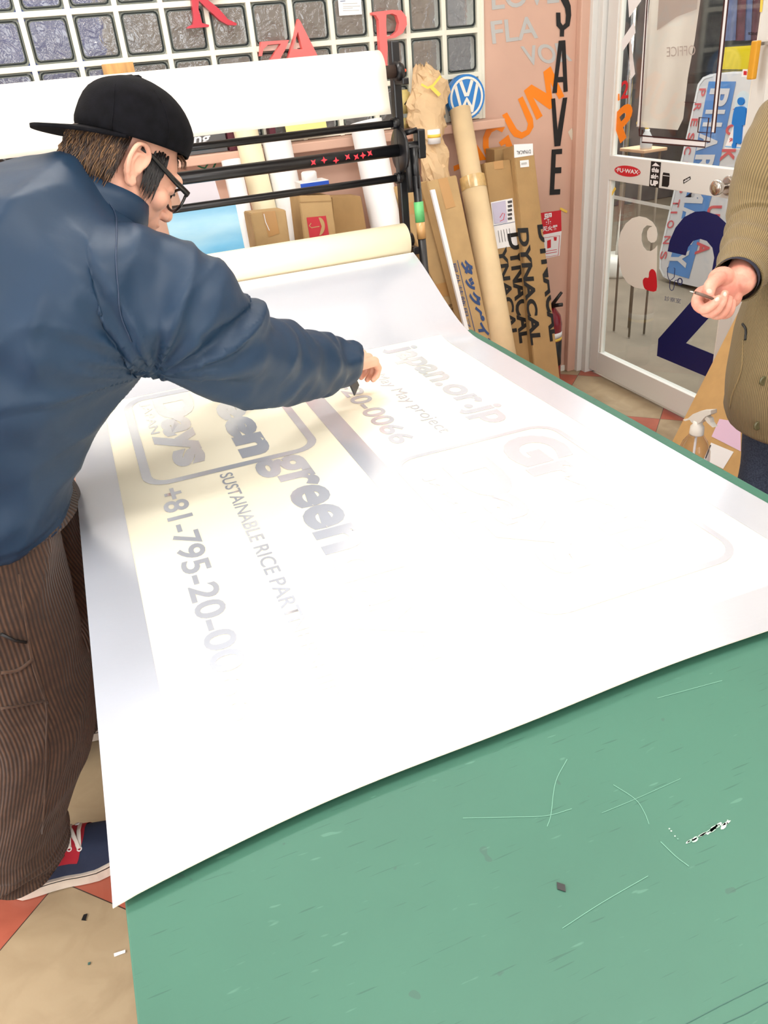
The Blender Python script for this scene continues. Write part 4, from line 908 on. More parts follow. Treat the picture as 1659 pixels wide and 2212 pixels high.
# ================================================================== VINYL SHEET on the table, running up to the lower roll
SX0, SX1 = -0.132, 0.961
vr = thing('vinyl_sheet', 'huge white printed vinyl sheet unrolled over the green table from the lower roll', 'sheet', (0.42, 1.2, TZ))
def front_y(x): return 0.548 + 0.040*(1 - math.exp(-(x + 0.13)/0.25)) + 0.002*math.sin(x*14)
LR = 0.052; LY = 2.385; LZ = ony(880, 484, LY).z - LR + 0.004
def path(v):  # v: distance along y from front (0..) -> (y,z)
    y = v
    if y < 1.90: return y, TZ + 0.0035
    t = min(1.0, (y - 1.90)/0.44); s_ = t*t*(3-2*t)
    return y, TZ + 0.0035 + (0.6*s_ + 0.4*t*t) * (LZ - 0.6*LR - TZ)
def sheet_z(x, y):
    z = path(y)[1]; d = y - front_y(x)
    z += 0.010*math.exp(-max(d, 0)/0.06) * (0.55 + 0.45*math.sin(2.2*x + 0.5)) + 0.0012*noise.noise(V3((x*3, y*3, 0)))
    if x < SX0 + 0.04: z -= 0.3*(SX0 + 0.04 - x)**2 / 0.04 * 0.2
    return z
m_back = mat('cream_backing', (252, 246, 224), 0.5, spec=0.3, bump=0.03, bscale=150)
m_film = mat('silver_film', (220, 225, 237), 0.22, metal=0.5, spec=0.5, bump=0.03, bscale=90, stretch=(1, 2.5, 1))
nx, ny = 44, 90; vs = []; fs_ = []
for i in range(nx+1):
    x = SX0 + (SX1 - SX0)*i/nx; y0 = front_y(x)
    for j in range(ny+1):
        y = y0 + (2.335 - y0)*j/ny; vs.append((x, y, sheet_z(x, y)))
for i in range(nx):
    for j in range(ny): a = i*(ny+1)+j; fs_.append((a, a+ny+1, a+ny+2, a+1))
o = mk('backing_paper', vs, fs_, m_back, vr, True)
# lower roll
bm = bmesh.new(); rg_ = bm_tube(bm, [(SX0, LY, LZ), (SX1 - 0.005, LY, LZ)], LR, 48, False); bm.faces.new(rg_[0][::-1]); bm.faces.new(rg_[1])
frombm('lower_roll', bm, mat('cream_roll_back', (250, 240, 208), 0.5, spec=0.3), vr)
tube('roll_core', [(SX0 - 0.03, LY, LZ), (SX1 + 0.02, LY, LZ)], 0.02, m_rk, vr, 16)
for rx in (RX0, RX1): box('roll_cradle', (rx - 0.010, LY - 0.02, LZ - 0.045), (rx + 0.010, RY + 0.01, LZ - 0.022), m_rk, rk, 0.003)
# film: the margins, the band between the two panels
def film_patch(name, xa, xb, ya, yb, n1=None, n2=None, lift=0.0006, yfun=None):
    n1 = n1 or max(2, int((xb-xa)/0.025)); n2 = n2 or max(2, int((yb-ya)/0.025)); vs, fs = [], []
    for i in range(n1+1):
        x = xa + (xb-xa)*i/n1; y0 = (front_y(x) + 0.0005) if ya is None else ya
        for j in range(n2+1): y = y0 + (yb-y0)*j/n2; vs.append((x, y, sheet_z(x, y) + lift))
    for i in range(n1):
        for j in range(n2): a = i*(n2+1)+j; fs.append((a, a+n2+1, a+n2+2, a+1))
    return vs, fs
V_, F_ = [], []
def addp(p):
    k = len(V_); V_.extend(p[0]); F_.extend([tuple(q + k for q in f) for f in p[1]])
FAR = 1.97
addp(film_patch('', SX0, SX1, None, 0.668, 44, 6))
addp(film_patch('', SX0, -0.05, 0.668, 2.33, 4, 70)); addp(film_patch('', 0.88, SX1, 0.668, 2.33, 4, 70))
addp(film_patch('', 0.405, 0.452, 0.668, FAR, 3, 60)); addp(film_patch('', -0.05, 0.88, FAR, 2.33, 40, 16))
mk('film_margin', V_, F_, m_film, vr, True)
fl = lambda q: V3((q[0], q[1], sheet_z(q[0], q[1]) + 0.0008))
def ftext(s, xb, xt, y0, y1, bold=0.0, name='film_lettering', sub=True):
    """letters read towards -y, their tops point to +x"""
    return text(name, s, (xb, y0, 0), (xb, y1, 0), (xt, y0, 0), m_film, vr, bold, fn=fl)
ftext('greendays', 0.214, 0.349, 1.458, 0.735, 0.035)
ftext('+81-795-20-0066', 0.020, 0.068, 1.430, 0.745, 0.02)
ftext('SUSTAINABLE RICE PARTNERSHIP', 0.142, 0.168, 1.438, 0.735, 0.01)
ftext('reen', 0.200, 0.268, 1.915, 1.488, 0.06)
ftext('Days', 0.040, 0.160, 1.945, 1.515, 0.05)
ftext('JAPAN', 0.033, 0.060, 1.93, 1.722, 0.01)
ftext('japan.or.jp', 0.690, 0.790, 1.955, 1.372, 0.03)
ftext('May May project', 0.598, 0.638, 1.79, 1.385, 0.0)
ftext('795-20-0066', 0.500, 0.553, 1.93, 1.385, 0.02)
ftext('Green', 0.675, 0.80, 1.285, 0.835, 0.05)
ftext('Days', 0.515, 0.64, 1.24, 0.825, 0.05)
ftext('JAPAN', 0.49, 0.515, 1.22, 1.03, 0.01)
def rbox(xa, xb, ya, yb, r, w):
    def loop(i):
        out = []
        for cx, cy, a0 in ((xb-r, yb-r, 0), (xa+r, yb-r, 90), (xa+r, ya+r, 180), (xb-r, ya+r, 270)):
            for k in range(8):
                a = math.radians(a0 + 90*k/7); out.append(np.array((cx + (r-i)*math.cos(a), cy + (r-i)*math.sin(a))))
        o2 = []
        for k in range(len(out)):
            a, b = out[k], out[(k+1) % len(out)]; n = max(1, int(np.linalg.norm(b-a)/0.04))
            o2 += [a + (b-a)*j/n for j in range(n)]
        return o2
    A = loop(0); n = len(A); 
    B = []
    for q in A:   # inset point
        cx = min(max(q[0], xa+r), xb-r); cy = min(max(q[1], ya+r), yb-r); d = np.array((q[0]-cx, q[1]-cy)); l = np.linalg.norm(d)
        B.append(q - d/l*w if l > 1e-6 else q)
    vs = [fl(q) for q in A] + [fl(q) for q in B]
    return mk('film_frame', vs, [(i, (i+1) % n, n+(i+1) % n, n+i) for i in range(n)], m_film, vr)
rbox(-0.004, 0.366, 1.452, 1.965, 0.055, 0.019)
rbox(0.460, 0.828, 0.742, 1.318, 0.055, 0.012)

# ================================================================== STOOL + SPRAY BOTTLE beyond the table
bz = 0.40; bp_ = onx(1504, 940, 1.30)
st = thing('stool', 'small dark stool beyond the table carrying the spray bottle', 'stool', (1.30, bp_.y, 0))
box('stool_top', (1.21, bp_.y - 0.08, bz - 0.03), (1.35, bp_.y + 0.08, bz), m_black, st, 0.006)
for dx_ in (1.225, 1.335):
    for dy_ in (-0.065, 0.065): tube('leg', [(dx_, bp_.y + dy_, bz - 0.03), (dx_, bp_.y + dy_, 0)], 0.012, m_black, st, 8)
bt = thing('spray_bottle', 'clear spray bottle with a white trigger head beyond the green table edge', 'bottle', (1.30, bp_.y, bz))
bx_, by_ = 1.30, bp_.y
zc1 = onx(1502, 933, bx_).z; zs = zc1 - bz
m_clear = bpy.data.materials.new('clear_plastic'); m_clear.use_nodes = True; nt = m_clear.node_tree; nt.nodes.clear()
o_ = node(m_clear, 'ShaderNodeOutputMaterial'); t_ = node(m_clear, 'ShaderNodeBsdfTransparent'); t_.inputs[0].default_value = (0.94, 0.92, 0.92, 1)
g_ = node(m_clear, 'ShaderNodeBsdfGlossy'); g_.inputs['Roughness'].default_value = 0.08; x_ = node(m_clear, 'ShaderNodeMixShader')
lw = node(m_clear, 'ShaderNodeLayerWeight'); lw.inputs[0].default_value = 0.16; nt.links.new(lw.outputs['Facing'], x_.inputs[0])
nt.links.new(t_.outputs[0], x_.inputs[1]); nt.links.new(g_.outputs[0], x_.inputs[2]); nt.links.new(x_.outputs[0], o_.inputs[0])
lathe('bottle_body', [(0.036, 0.0), (0.040, 0.008), (0.040, zs*0.62), (0.038, zs*0.74), (0.030, zs*0.87), (0.018, zs*0.96), (0.014, zs)], (bx_, by_, bz + 0.001), m_clear, bt)
lathe('screw_cap', [(0.017, 0.0), (0.0175, 0.004), (0.0165, 0.020), (0.012, 0.026), (0.011, 0.036)], (bx_, by_, zc1 - 0.004), m_white, bt)
hd = lambda x, y: onx(x, y, bx_)
K = [hd(*q) for q in ((1481,905),(1490,904),(1503,893),(1520,886),(1542,885),(1542,893),(1536,896),(1530,898),(1520,910),(1512,915),(1500,911),(1496,905),(1486,908))]
decal('trigger_head', [[q - V3((0.009, 0, 0)) for q in K]], m_white, bt, thick=(0.018, 0, 0))
decal('trigger', [[q - V3((0.006, 0, 0)) for q in [hd(*z) for z in ((1530,898),(1537,903),(1539,912),(1546,922),(1543,922),(1532,912),(1526,904))]]], m_white, bt, thick=(0.012, 0, 0))
tube('dip_tube', [(bx_, by_, bz + 0.01), (bx_, by_, zc1)], 0.003, m_paperw, bt, 8)
#PART3
#PART3
# ================================================================== PEOPLE
m_skin = mat('skin', (226, 170, 146), 0.5, var=0.06, vscale=25, bump=0.05, bscale=300, spec=0.35)
m_skin.node_tree.nodes['Principled BSDF'].inputs['Subsurface Weight'].default_value = 0.12
m_skin.node_tree.nodes['Principled BSDF'].inputs['Subsurface Scale'].default_value = 0.01
def cap_tube(bm, pts, rad, n=14):
    """closed tube with rounded ends"""
    pts = [V3(p) for p in pts]; rad = [r if isinstance(r, (tuple, list)) else (r, r) for r in rad]
    d0 = (pts[0]-pts[1]).normalized(); d1 = (pts[-1]-pts[-2]).normalized(); P_, R_ = [], []
    for t in (0.95, 0.6): P_.append(pts[0] + d0*rad[0][0]*t*0.9); R_.append((rad[0][0]*math.sqrt(1-t*t), rad[0][1]*math.sqrt(1-t*t)))
    P_ += pts; R_ += rad
    for t in (0.6, 0.95): P_.append(pts[-1] + d1*rad[-1][0]*t*0.9); R_.append((rad[-1][0]*math.sqrt(1-t*t), rad[-1][1]*math.sqrt(1-t*t)))
    bm_tube(bm, P_, R_, n)
# ---- person at the left, bending over the table
man1 = thing('person', 'person in a navy jacket and a backwards black cap, bending over the white sheet', 'person', (-0.36, 1.35, 0))
PITCH, YAW, HS = math.radians(41), math.radians(18), 0.92
hF = V3((math.cos(PITCH)*math.cos(YAW), math.cos(PITCH)*math.sin(YAW), -math.sin(PITCH)))
hL = V3((-math.sin(YAW), math.cos(YAW), 0)); hU = hF.cross(hL)
hO = V3((0.115, 1.40, 1.34)) + hL*0.078*HS
HM = Matrix((hF, hL, hU)).transposed()
def hp(x, y, z): return hO + (hF*x + hL*y + hU*z)*HS
bm = bmesh.new()
E_ = lambda c, r, M=None: bm_ell(bm, hp(*c), tuple(v*HS for v in r), HM if M is None else HM @ M, 28)
E_((-0.006, 0, 0.046), (0.088, 0.074, 0.078)); E_((0.03, 0, 0.02), (0.064, 0.064, 0.075)); E_((0.045, 0, -0.03), (0.05, 0.053, 0.062))
E_((0.03, 0, -0.062), (0.052, 0.053, 0.036)); E_((0.072, 0, -0.088), (0.024, 0.026, 0.020)); E_((0.068, 0, -0.055), (0.034, 0.034, 0.03))
for s_ in (-1, 1):
    E_((0.062, s_*0.042, -0.018), (0.024, 0.022, 0.024)); E_((0.078, s_*0.032, 0.028), (0.02, 0.026, 0.012)); E_((0.078, s_*0.031, 0.008), (0.015, 0.016, 0.011))
    E_((0.0, s_*0.05, -0.045), (0.035, 0.018, 0.03))
cap_tube(bm, [hp(0.088, 0, 0.012), hp(0.10, 0, -0.01), hp(0.112, 0, -0.030)], [0.009, 0.011, 0.012])
for s_ in (-1, 1): E_((0.103, s_*0.011, -0.034), (0.010, 0.008, 0.008))
E_((0.095, 0, -0.056), (0.012, 0.022, 0.006)); E_((0.094, 0, -0.067), (0.011, 0.019, 0.006))
cap_tube(bm, [hp(-0.025, 0, -0.03), hp(-0.055, 0.0, -0.09), hp(-0.075, 0, -0.15)], [0.058, 0.056, 0.066], 24)
for s_ in (-1, 1):     # ears
    R = lambda u, w, o: hp(u*1.0 - 0.006, s_*(0.076 + o), w)
    rim = [(0.012, 0.006, 0.003), (0.014, 0.020, 0.004), (0.008, 0.032, 0.007), (-0.004, 0.037, 0.011), (-0.016, 0.031, 0.015), (-0.021, 0.016, 0.017), (-0.020, 0.0, 0.016), (-0.014, -0.014, 0.012), (-0.005, -0.028, 0.007), (0.005, -0.033, 0.004), (0.010, -0.024, 0.002)]
    rim = [tuple(q) for q in spline(rim, 3)]
    cap_tube(bm, [R(*q) for q in rim], [0.0042 - (0.0008 if i > 22 else 0) for i in range(len(rim))], 10)
    cap_tube(bm, [R(0.004, 0.022, 0.003), R(-0.009, 0.018, 0.008), R(-0.012, 0.0, 0.009), R(-0.002, -0.014, 0.005)], [0.0035]*4, 8)
    cap_tube(bm, [R(0.010, 0.004, 0.003), R(0.008, -0.006, 0.004)], [0.004, 0.004], 8)
    bm_ell(bm, R(-0.004, 0.004, 0.001), (0.016, 0.005, 0.030), HM, 16)
    bm_ell(bm, R(0.0, -0.025, 0.003), (0.010, 0.0045, 0.011), HM, 14)
head = remesh(bm, 0.0023, 5)
# arm, wrist and hand of the reaching arm (right); the hidden other arm rests on the table
bm = bmesh.new()
SHR, ELR, WRR = V3((0.02, 1.30, 1.17)), V3((0.255, 1.38, 0.97)), V3((0.49, 1.615, 0.862))
SHL, ELL, WRL = V3((0.0, 1.62, 1.19)), V3((0.17, 1.76, 0.985)), V3((0.36, 1.84, 0.80))
cap_tube(bm, [(-0.33, 1.38, 0.86), (-0.27, 1.40, 1.02), (-0.12, 1.43, 1.16), (0.0, 1.45, 1.23), (0.04, 1.455, 1.27)], [(0.10, 0.13), (0.09, 0.12), (0.10, 0.15), (0.07, 0.14), (0.05, 0.06)], 20)
cap_tube(bm, [SHR, ELR, WRR + (WRR-ELR)*0.05], [0.046, 0.036, 0.026], 14)
cap_tube(bm, [SHL, ELL, WRL], [0.046, 0.036, 0.027], 14)
torso = remesh(bm, 0.008, 3)
def fist(O, F, U, S, flip=1, vox=0.0024):
    """O wrist, F finger direction, U back of the hand, S towards the thumb"""
    bm = bmesh.new(); p = lambda a, b, c: O + F*a + S*b + U*c
    cap_tube(bm, [p(-0.05, 0, 0), p(0, 0, 0), p(0.02, 0, 0)], [0.025, 0.026, 0.028], 16)
    for k, (b, ln) in enumerate(((0.030, 1.0), (0.010, 1.08), (-0.010, 1.0), (-0.029, 0.84))):
        kn_ = p(0.082 - 0.004*abs(k-1), b, 0.008 - 0.002*k)
        cap_tube(bm, [p(0.008, b*0.55, 0), kn_], [(0.015), (0.0125)], 12)
        a1 = kn_ + (F*0.030 - U*0.026)*ln; a2 = a1 + (-F*0.004 - U*0.022)*ln; a3 = a2 + (-F*0.016 - U*0.008)*ln
        cap_tube(bm, [kn_, a1, a2, a3], [0.0098, 0.0090, 0.0082, 0.0070], 12)
    cap_tube(bm, [p(0.008, 0.020, -0.008), p(0.04, 0.046, -0.018), p(0.072, 0.046, -0.034), p(0.096, 0.034, -0.044)], [0.016, 0.0125, 0.0100, 0.0085], 12)
    bm_ell(bm, p(0.045, 0.0, -0.002), (0.045, 0.036, 0.014), Matrix((F, S, U)).transposed(), 20)
    return remesh(bm, vox, 3)
F1 = V3((0.76, 0.60, -0.14)).normalized(); U1 = V3((0.25, -0.05, 0.95)); U1 = (U1 - F1*U1.dot(F1)).normalized(); S1 = F1.cross(U1) * -1
hand1 = fist(WRR + V3((-0.004, 0.0, 0.010)), F1, U1, S1)
FL = V3((0.9, -0.3, -0.1)).normalized(); UL = V3((0, 0, 1)); UL = (UL - FL*UL.dot(FL)).normalized()
hand2 = fist(WRL, FL, UL, FL.cross(UL), vox=0.004)
bd_ = join_meshes([head, torso, hand1, hand2]); bd_.materials.clear()
fin('body', bd_, m_skin, man1, True)
# squeegee in the fist
slab('squeegee', WRR + F1*0.05 + V3((-0.030, -0.022, -0.064)), V3((0.030, 0.055, 0)), V3((-0.010, 0.006, 0.035)), V3((0.003, -0.002, 0.002)), mat('squeegee_felt', (60, 62, 66), 0.6), None, 0.001)
tag(bpy.data.objects['squeegee'], 'small dark squeegee held in the fist of the person in the navy jacket', 'squeegee')
# hair
m_hair = mat('brown_hair', (70, 50, 38), 0.45, var=0.3, vscale=60, rgb2=(30, 24, 24), spec=0.4)
m_hair2 = mat('bleached_hair', (122, 90, 58), 0.45, var=0.3, vscale=90, rgb2=(78, 56, 40), spec=0.4)
m_hair3 = mat('black_hair', (30, 27, 28), 0.45)
random.seed(11)
bmA, bmB, bmC, bmD = bmesh.new(), bmesh.new(), bmesh.new(), bmesh.new()
def strand(bm, pts, r):
    pts = [V3(p) for p in pts]; bm_tube(bm, [tuple(q) for q in spline([tuple(p) for p in pts], 2)], [r*(1 - 0.8*k/(2*(len(pts)-1))) for k in range(2*(len(pts)-1)+1)], 4)
def skull(th, z):   # th: angle from straight back (0) towards the side (+/-pi/2)
    rx, ry = 0.086, 0.077; return (-0.008 - rx*math.cos(th), ry*math.sin(th)*1.02, z)
for k in range(2400):
    th = random.uniform(-1.30, 1.36); z = random.uniform(-0.035, 0.022) + 0.02*abs(math.sin(th)); 
    a = skull(th, z); sc = 0.97 + random.uniform(0, 0.06)*math.cos(th)
    ln = random.uniform(0.035, 0.075) * (0.7 + 0.3*math.cos(th)); out_ = random.uniform(0.0, 0.007)
    zb2 = max(a[2] - ln, -0.098 + 0.028*abs(math.sin(th)))
    p0 = hp(a[0]*0.97, a[1]*0.97, a[2]); wv = random.uniform(-0.004, 0.004)
    p1 = hp((a[0] - out_)*sc, a[1]*1.03 + wv, (a[2]+zb2)/2); narrow = 1.0 - 0.16*((a[2]-zb2)/0.08)
    p2 = hp((a[0] + 0.012)*narrow + random.uniform(-0.008, 0.004) - 0.012, a[1]*narrow*1.0 + wv*1.6, zb2)
    bm_ = bmA if random.random() < 0.55 else bmB
    if math.cos(th) < 0.35: bm_ = bmA
    strand(bm_, [p0, p1, p2], random.uniform(0.0009, 0.0016))
for k in range(420):       # sideburns
    s_ = random.choice((-1, 1)); x = random.uniform(0.012, 0.042); z = random.uniform(0.0, 0.05)
    p0 = hp(x, s_*0.069, z); ln = random.uniform(0.03, 0.052)*(1 - abs(x-0.028)*14)
    strand(bmC if s_ < 0 else bmD, [p0, hp(x+0.003, s_*0.0715, z - ln*0.5), hp(x+0.006, s_*0.068, z - ln)], 0.0014)
for k in range(40):        # a few strands out of the cap at the forehead
    y = random.uniform(-0.05, 0.03); strand(bmB if k % 2 else bmA, [hp(0.070, y, 0.070), hp(0.082, y*1.05, 0.064), hp(0.087 + random.uniform(-.003, .003), y*1.1, 0.052)], 0.0009)
ha = frombm('hair', bmA, m_hair, man1); frombm('bleached_strands', bmB, m_hair2, man1)['label'] = 'bleached light brown strands'
frombm('sideburn', bmC, m_hair3, man1)['label'] = 'black sideburn hair'; frombm('sideburn', bmD, m_hair3, man1)
# cap worn backwards
m_cap = mat('black_cap', (10, 10, 13), 0.9, var=0.2, vscale=60, bump=0.2, bscale=500, rgb2=(17, 17, 22), spec=0.12)
YC = 1.470
capx = [((166, 272), (402, 344), 0.084), ((163, 255), (411, 320), 0.0865), ((167, 236), (413, 292), 0.087), ((178, 206), (396, 248), 0.082), ((194, 184), (368, 212), 0.070), ((220, 171), (336, 188), 0.052), ((254, 166), (310, 174), 0.028)]
def cap_ring(b, f, w, n=40):
    B, Fp = ony(*b, YC), ony(*f, YC); mid = (B + Fp)/2; half = (Fp - B)/2; l2 = half.length
    d = half.normalized(); lat = (V3((-math.sin(YAW), math.cos(YAW), 0)) - d*d.dot(V3((-math.sin(YAW), math.cos(YAW), 0)))).normalized()
    up_ = d.cross(lat); 
    return [mid + d*(l2*math.cos(a)) + lat*(w*(abs(math.sin(a))**0.92)*(1 if math.sin(a) > 0 else -1)) for a in [2*math.pi*k/n for k in range(n)]], mid, d, lat, l2
bm = bmesh.new(); prev = None
sp_ = spline([(*b, *f, w) for b, f, w in capx], 3); first = None
for q in sp_:
    rg2, mid, d, lat, l2 = cap_ring(q[0:2], q[2:4], q[4]); row = [bm.verts.new(p) for p in rg2]
    if prev:
        for k in range(40): bm.faces.new((prev[k], prev[(k+1) % 40], row[(k+1) % 40], row[k])).smooth = True
    else: first = (rg2, mid, d, lat, l2)
    prev = row
apex = ony(284, 165, YC); av = bm.verts.new(apex)
for k in range(40): bm.faces.new((prev[k], prev[(k+1) % 40], av)).smooth = True
cp = frombm('cap', bm, m_cap, man1); md = cp.modifiers.new('t', 'SOLIDIFY'); md.thickness = 0.002; md.offset = 1
lathe('cap_button', [(0.008, 0), (0.008, 0.003), (0.004, 0.006)], ony(296, 171, YC), m_cap, cp, 16)
# seams
for a_i in (7, 13, 27, 33, 20):
    pts = []
    for q in sp_[::2]:
        rg2, mid, d, lat, l2 = cap_ring(q[0:2], q[2:4], q[4]); pts.append(rg2[a_i] + (rg2[a_i]-mid).normalized()*0.002)
    tube('cap_seam', pts + [apex + V3((0, 0, 0.002))], 0.0011, m_cap, cp, 6)
# brim pointing back
rg2, mid, d, lat, l2 = first; upc = d.cross(lat)
if upc.z < 0: upc = -upc
bm = bmesh.new(); nA, nR = 24, 6; gr = []
for i in range(nA+1):
    a = math.radians(100 + 160*i/nA); row = []
    inner = mid + d*(l2*math.cos(a)) + lat*(0.084*math.sin(a))
    ext = 0.067 * max(0.0, math.cos(a - math.pi))**0.30
    for j in range(nR+1):
        t = j/nR; q = inner + (-d)*(ext*t) + upc*(-0.018*t*max(0, -math.cos(a))**0.8 - 0.0015)
        row.append(bm.verts.new(q))
    gr.append(row)
for i in range(nA):
    for j in range(nR): bm.faces.new((gr[i][j], gr[i+1][j], gr[i+1][j+1], gr[i][j+1])).smooth = True
br = frombm('cap_brim', bm, m_cap, cp); md = br.modifiers.new('t', 'SOLIDIFY'); md.thickness = 0.0055; md.offset = 0
# glasses
m_gf = mat('black_frame', (14, 14, 16), 0.3)
gs = thing('g', None, None); bpy.data.objects.remove(gs)
frame_pts = []
GX = 0.105
def lens_loop(s_, k=24): return [hp(GX - 0.004*abs(math.cos(a)), s_*0.035 + 0.029*math.cos(a)*(1.0), 0.001 + 0.022*math.copysign(abs(math.sin(a))**0.7, math.sin(a))) for a in np.linspace(0, 2*math.pi, k+1)]
bm = bmesh.new()
for s_ in (-1, 1): bm_tube(bm, lens_loop(s_), [0.0024]*25, 8)
bm_tube(bm, [hp(GX, -0.008, 0.010), hp(GX+0.003, 0, 0.013), hp(GX, 0.008, 0.010)], [0.0022]*3, 8)
gf = frombm('glasses', bm, m_gf, man1)
for s_ in (-1, 1):
    tube('temple_arm', [hp(GX-0.001, s_*0.066, 0.014), hp(0.060, s_*0.075, 0.020), hp(0.010, s_*0.0815, 0.030), hp(-0.012, s_*0.082, 0.030)], [(0.0020, 0.0052), (0.0018, 0.0046), (0.0016, 0.0034), (0.0014, 0.003)], m_gf, gf, 8, up=tuple(hL))
    decal('lens', [lens_loop(s_)[:-1]], m_glass, gf)
# jacket
m_jk = mat('navy_nylon', (27, 50, 74), 0.48, spec=0.3, var=0.05, vscale=3, bump=0.45, bscale=13)
bm = bmesh.new()
jr = [((-.47, .83), (-.145, .797), .185, 1.385), ((-.475, .89), (-.132, .85), .19, 1.385), ((-.46, .99), (-.085, .93), .195, 1.39), ((-.425, 1.09), (-.028, .995), .205, 1.40), ((-.36, 1.19), (.038, 1.05), .215, 1.41),
      ((-.27, 1.27), (.085, 1.08), .222, 1.425), ((-.17, 1.325), (.100, 1.14), .215, 1.44), ((-.09, 1.35), (.105, 1.195), .175, 1.45), ((-.03, 1.358), (.095, 1.235), .12, 1.455), ((.004, 1.362), (.085, 1.262), .075, 1.458)]
jr = spline([(*a, *b, w, y) for a, b, w, y in jr], 3)
rows_ = []; nJ = 48
for q in jr:
    bx0, bz0, fx0, fz0, w, cy = q; c_ = V3(((bx0+fx0)/2, cy, (bz0+fz0)/2)); hv = V3(((fx0-bx0)/2, 0, (fz0-bz0)/2)); row = []
    for k in range(nJ):
        a = 2*math.pi*k/nJ; ca, sa = math.cos(a), math.sin(a)
        ca = math.copysign(abs(ca)**0.85, ca); sa = math.copysign(abs(sa)**0.85, sa)
        row.append(bm.verts.new(c_ + hv*ca + V3((0, w*sa, 0))))
    rows_.append(row)
for i in range(len(rows_)-1):
    for k in range(nJ): bm.faces.new((rows_[i][k], rows_[i][(k+1) % nJ], rows_[i+1][(k+1) % nJ], rows_[i+1][k]))
bm.faces.new(rows_[0][::-1]); bm.faces.new(rows_[-1])
def sleeve(bm, pts, rads, folds, n=40, seed=0.0):
    sp = spline([(*p, *r) for p, r in zip(pts, rads)], 10); L_ = len(sp); P_, R_ = [], []
    u = None; rings_ = []
    for i, q in enumerate(sp):
        P = V3(q[:3]); d = V3(sp[min(i+1, L_-1)][:3]) - V3(sp[max(i-1, 0)][:3]); d.normalize()
        u = frame_of(d)[0] if u is None else (u - d*d.dot(u)).normalized(); w = d.cross(u); t = i/(L_-1)
        amp, fr_ = folds(t)
        row = []
        for k in range(n):
            a = 2*math.pi*k/n; nn_ = noise.noise(V3((math.cos(a)*1.3 + seed, math.sin(a)*1.3, t*fr_)))
            n2_ = 1 - abs(noise.noise(V3((math.cos(a)*0.9 + seed + 5, math.sin(a)*0.9 + t*3, t*fr_*1.4))))*2.2
            r = 1 + amp*(nn_*1.0 + n2_*0.5)
            row.append(bm.verts.new(P + u*(math.cos(a)*q[3]*r) + w*(math.sin(a)*q[4]*r)))
        rings_.append(row)
    for i in range(L_-1):
        for k in range(n): bm.faces.new((rings_[i][k], rings_[i][(k+1) % n], rings_[i+1][(k+1) % n], rings_[i+1][k]))
    bm.faces.new(rings_[0][::-1]); bm.faces.new(rings_[-1])
sleeve(bm, [(-.03, 1.33, 1.20), (.05, 1.31, 1.165), (.13, 1.31, 1.105), (.205, 1.35, 1.035), (.275, 1.42, .978), (.37, 1.51, .928), (.46, 1.59, .888), (.488, 1.613, .873)],
       [(.085, .085), (.096, .096), (.088, .088), (.080, .080), (.075, .075), (.062, .062), (.053, .053), (.041, .041)], lambda t: (0.05 + 0.22*math.exp(-((t-0.78)/0.2)**2), 16))
sleeve(bm, [(-.05, 1.57, 1.21), (.0, 1.63, 1.17), (.08, 1.70, 1.08), (.17, 1.76, .985), (.26, 1.80, .895), (.34, 1.83, .825)],
       [(.085, .085), (.09, .09), (.08, .08), (.07, .07), (.058, .058), (.045, .045)], lambda t: (0.12, 10), seed=3)
me = remesh(bm, 0.0065, 6); me.materials.clear()
jk = fin('jacket', me, m_jk, man1, True)
co = np.zeros(len(me.vertices)*3); me.vertices.foreach_get('co', co); co = co.reshape(-1, 3)
no = np.zeros(len(me.vertices)*3); me.vertices.foreach_get('normal', no); no = no.reshape(-1, 3)
AP = V3((0.06, 1.27, 1.06)); CN = V3((-0.02, 1.40, 1.36))
for i in range(len(co)):
    p = V3(co[i]); arm = p.x > 0.13 and p.z < 1.12
    q = V3((p.x - AP.x, (p.y - AP.y)*0.6, p.z - AP.z)); rr_ = q.length; th = math.atan2(p.z - AP.z, p.x - AP.x)
    f = 0.020*math.exp(-((rr_-0.12)/0.14)**2) * (1 - 2.0*abs(noise.noise(V3((th*2.6, rr_*2.0, 1.7)))))
    s2 = (p.x*0.80 + p.z*0.60); s1 = (-p.x*0.60 + p.z*0.80)      # pulls running from the shoulder down the back
    f2 = 0.018*(1 - 2.2*abs(noise.noise(V3((s1*8.5 + p.y*3, s2*1.5, 4.0)))))*max(0, min(1, (p.z-1.0)*5))
    low = max(0, min(1, (1.0 - p.z)*4)) * (0 if arm else 1)
    f3 = 0.015*low*noise.noise(V3((p.x*7 - p.z*3, p.y*6, p.z*2.2))) + 0.006*low*(1 - 2*abs(noise.noise(V3((p.x*4 + p.z*7, p.y*5, p.z*6)))))
    f4 = 0.004*noise.noise(p*22)*0.5
    d_ = f + f2*(0.0 if arm else 1) + f3 + f4 + 0.0065*(1 - 2.4*abs(noise.noise(V3((p.x*5 + p.z*5, p.y*6, (p.z-p.x)*9)))))
    if p.z < 0.825 and not arm: d_ -= 0.006
    co[i] = np.array(p + V3(no[i])*d_)
me.vertices.foreach_set('co', co.ravel()); me.update()
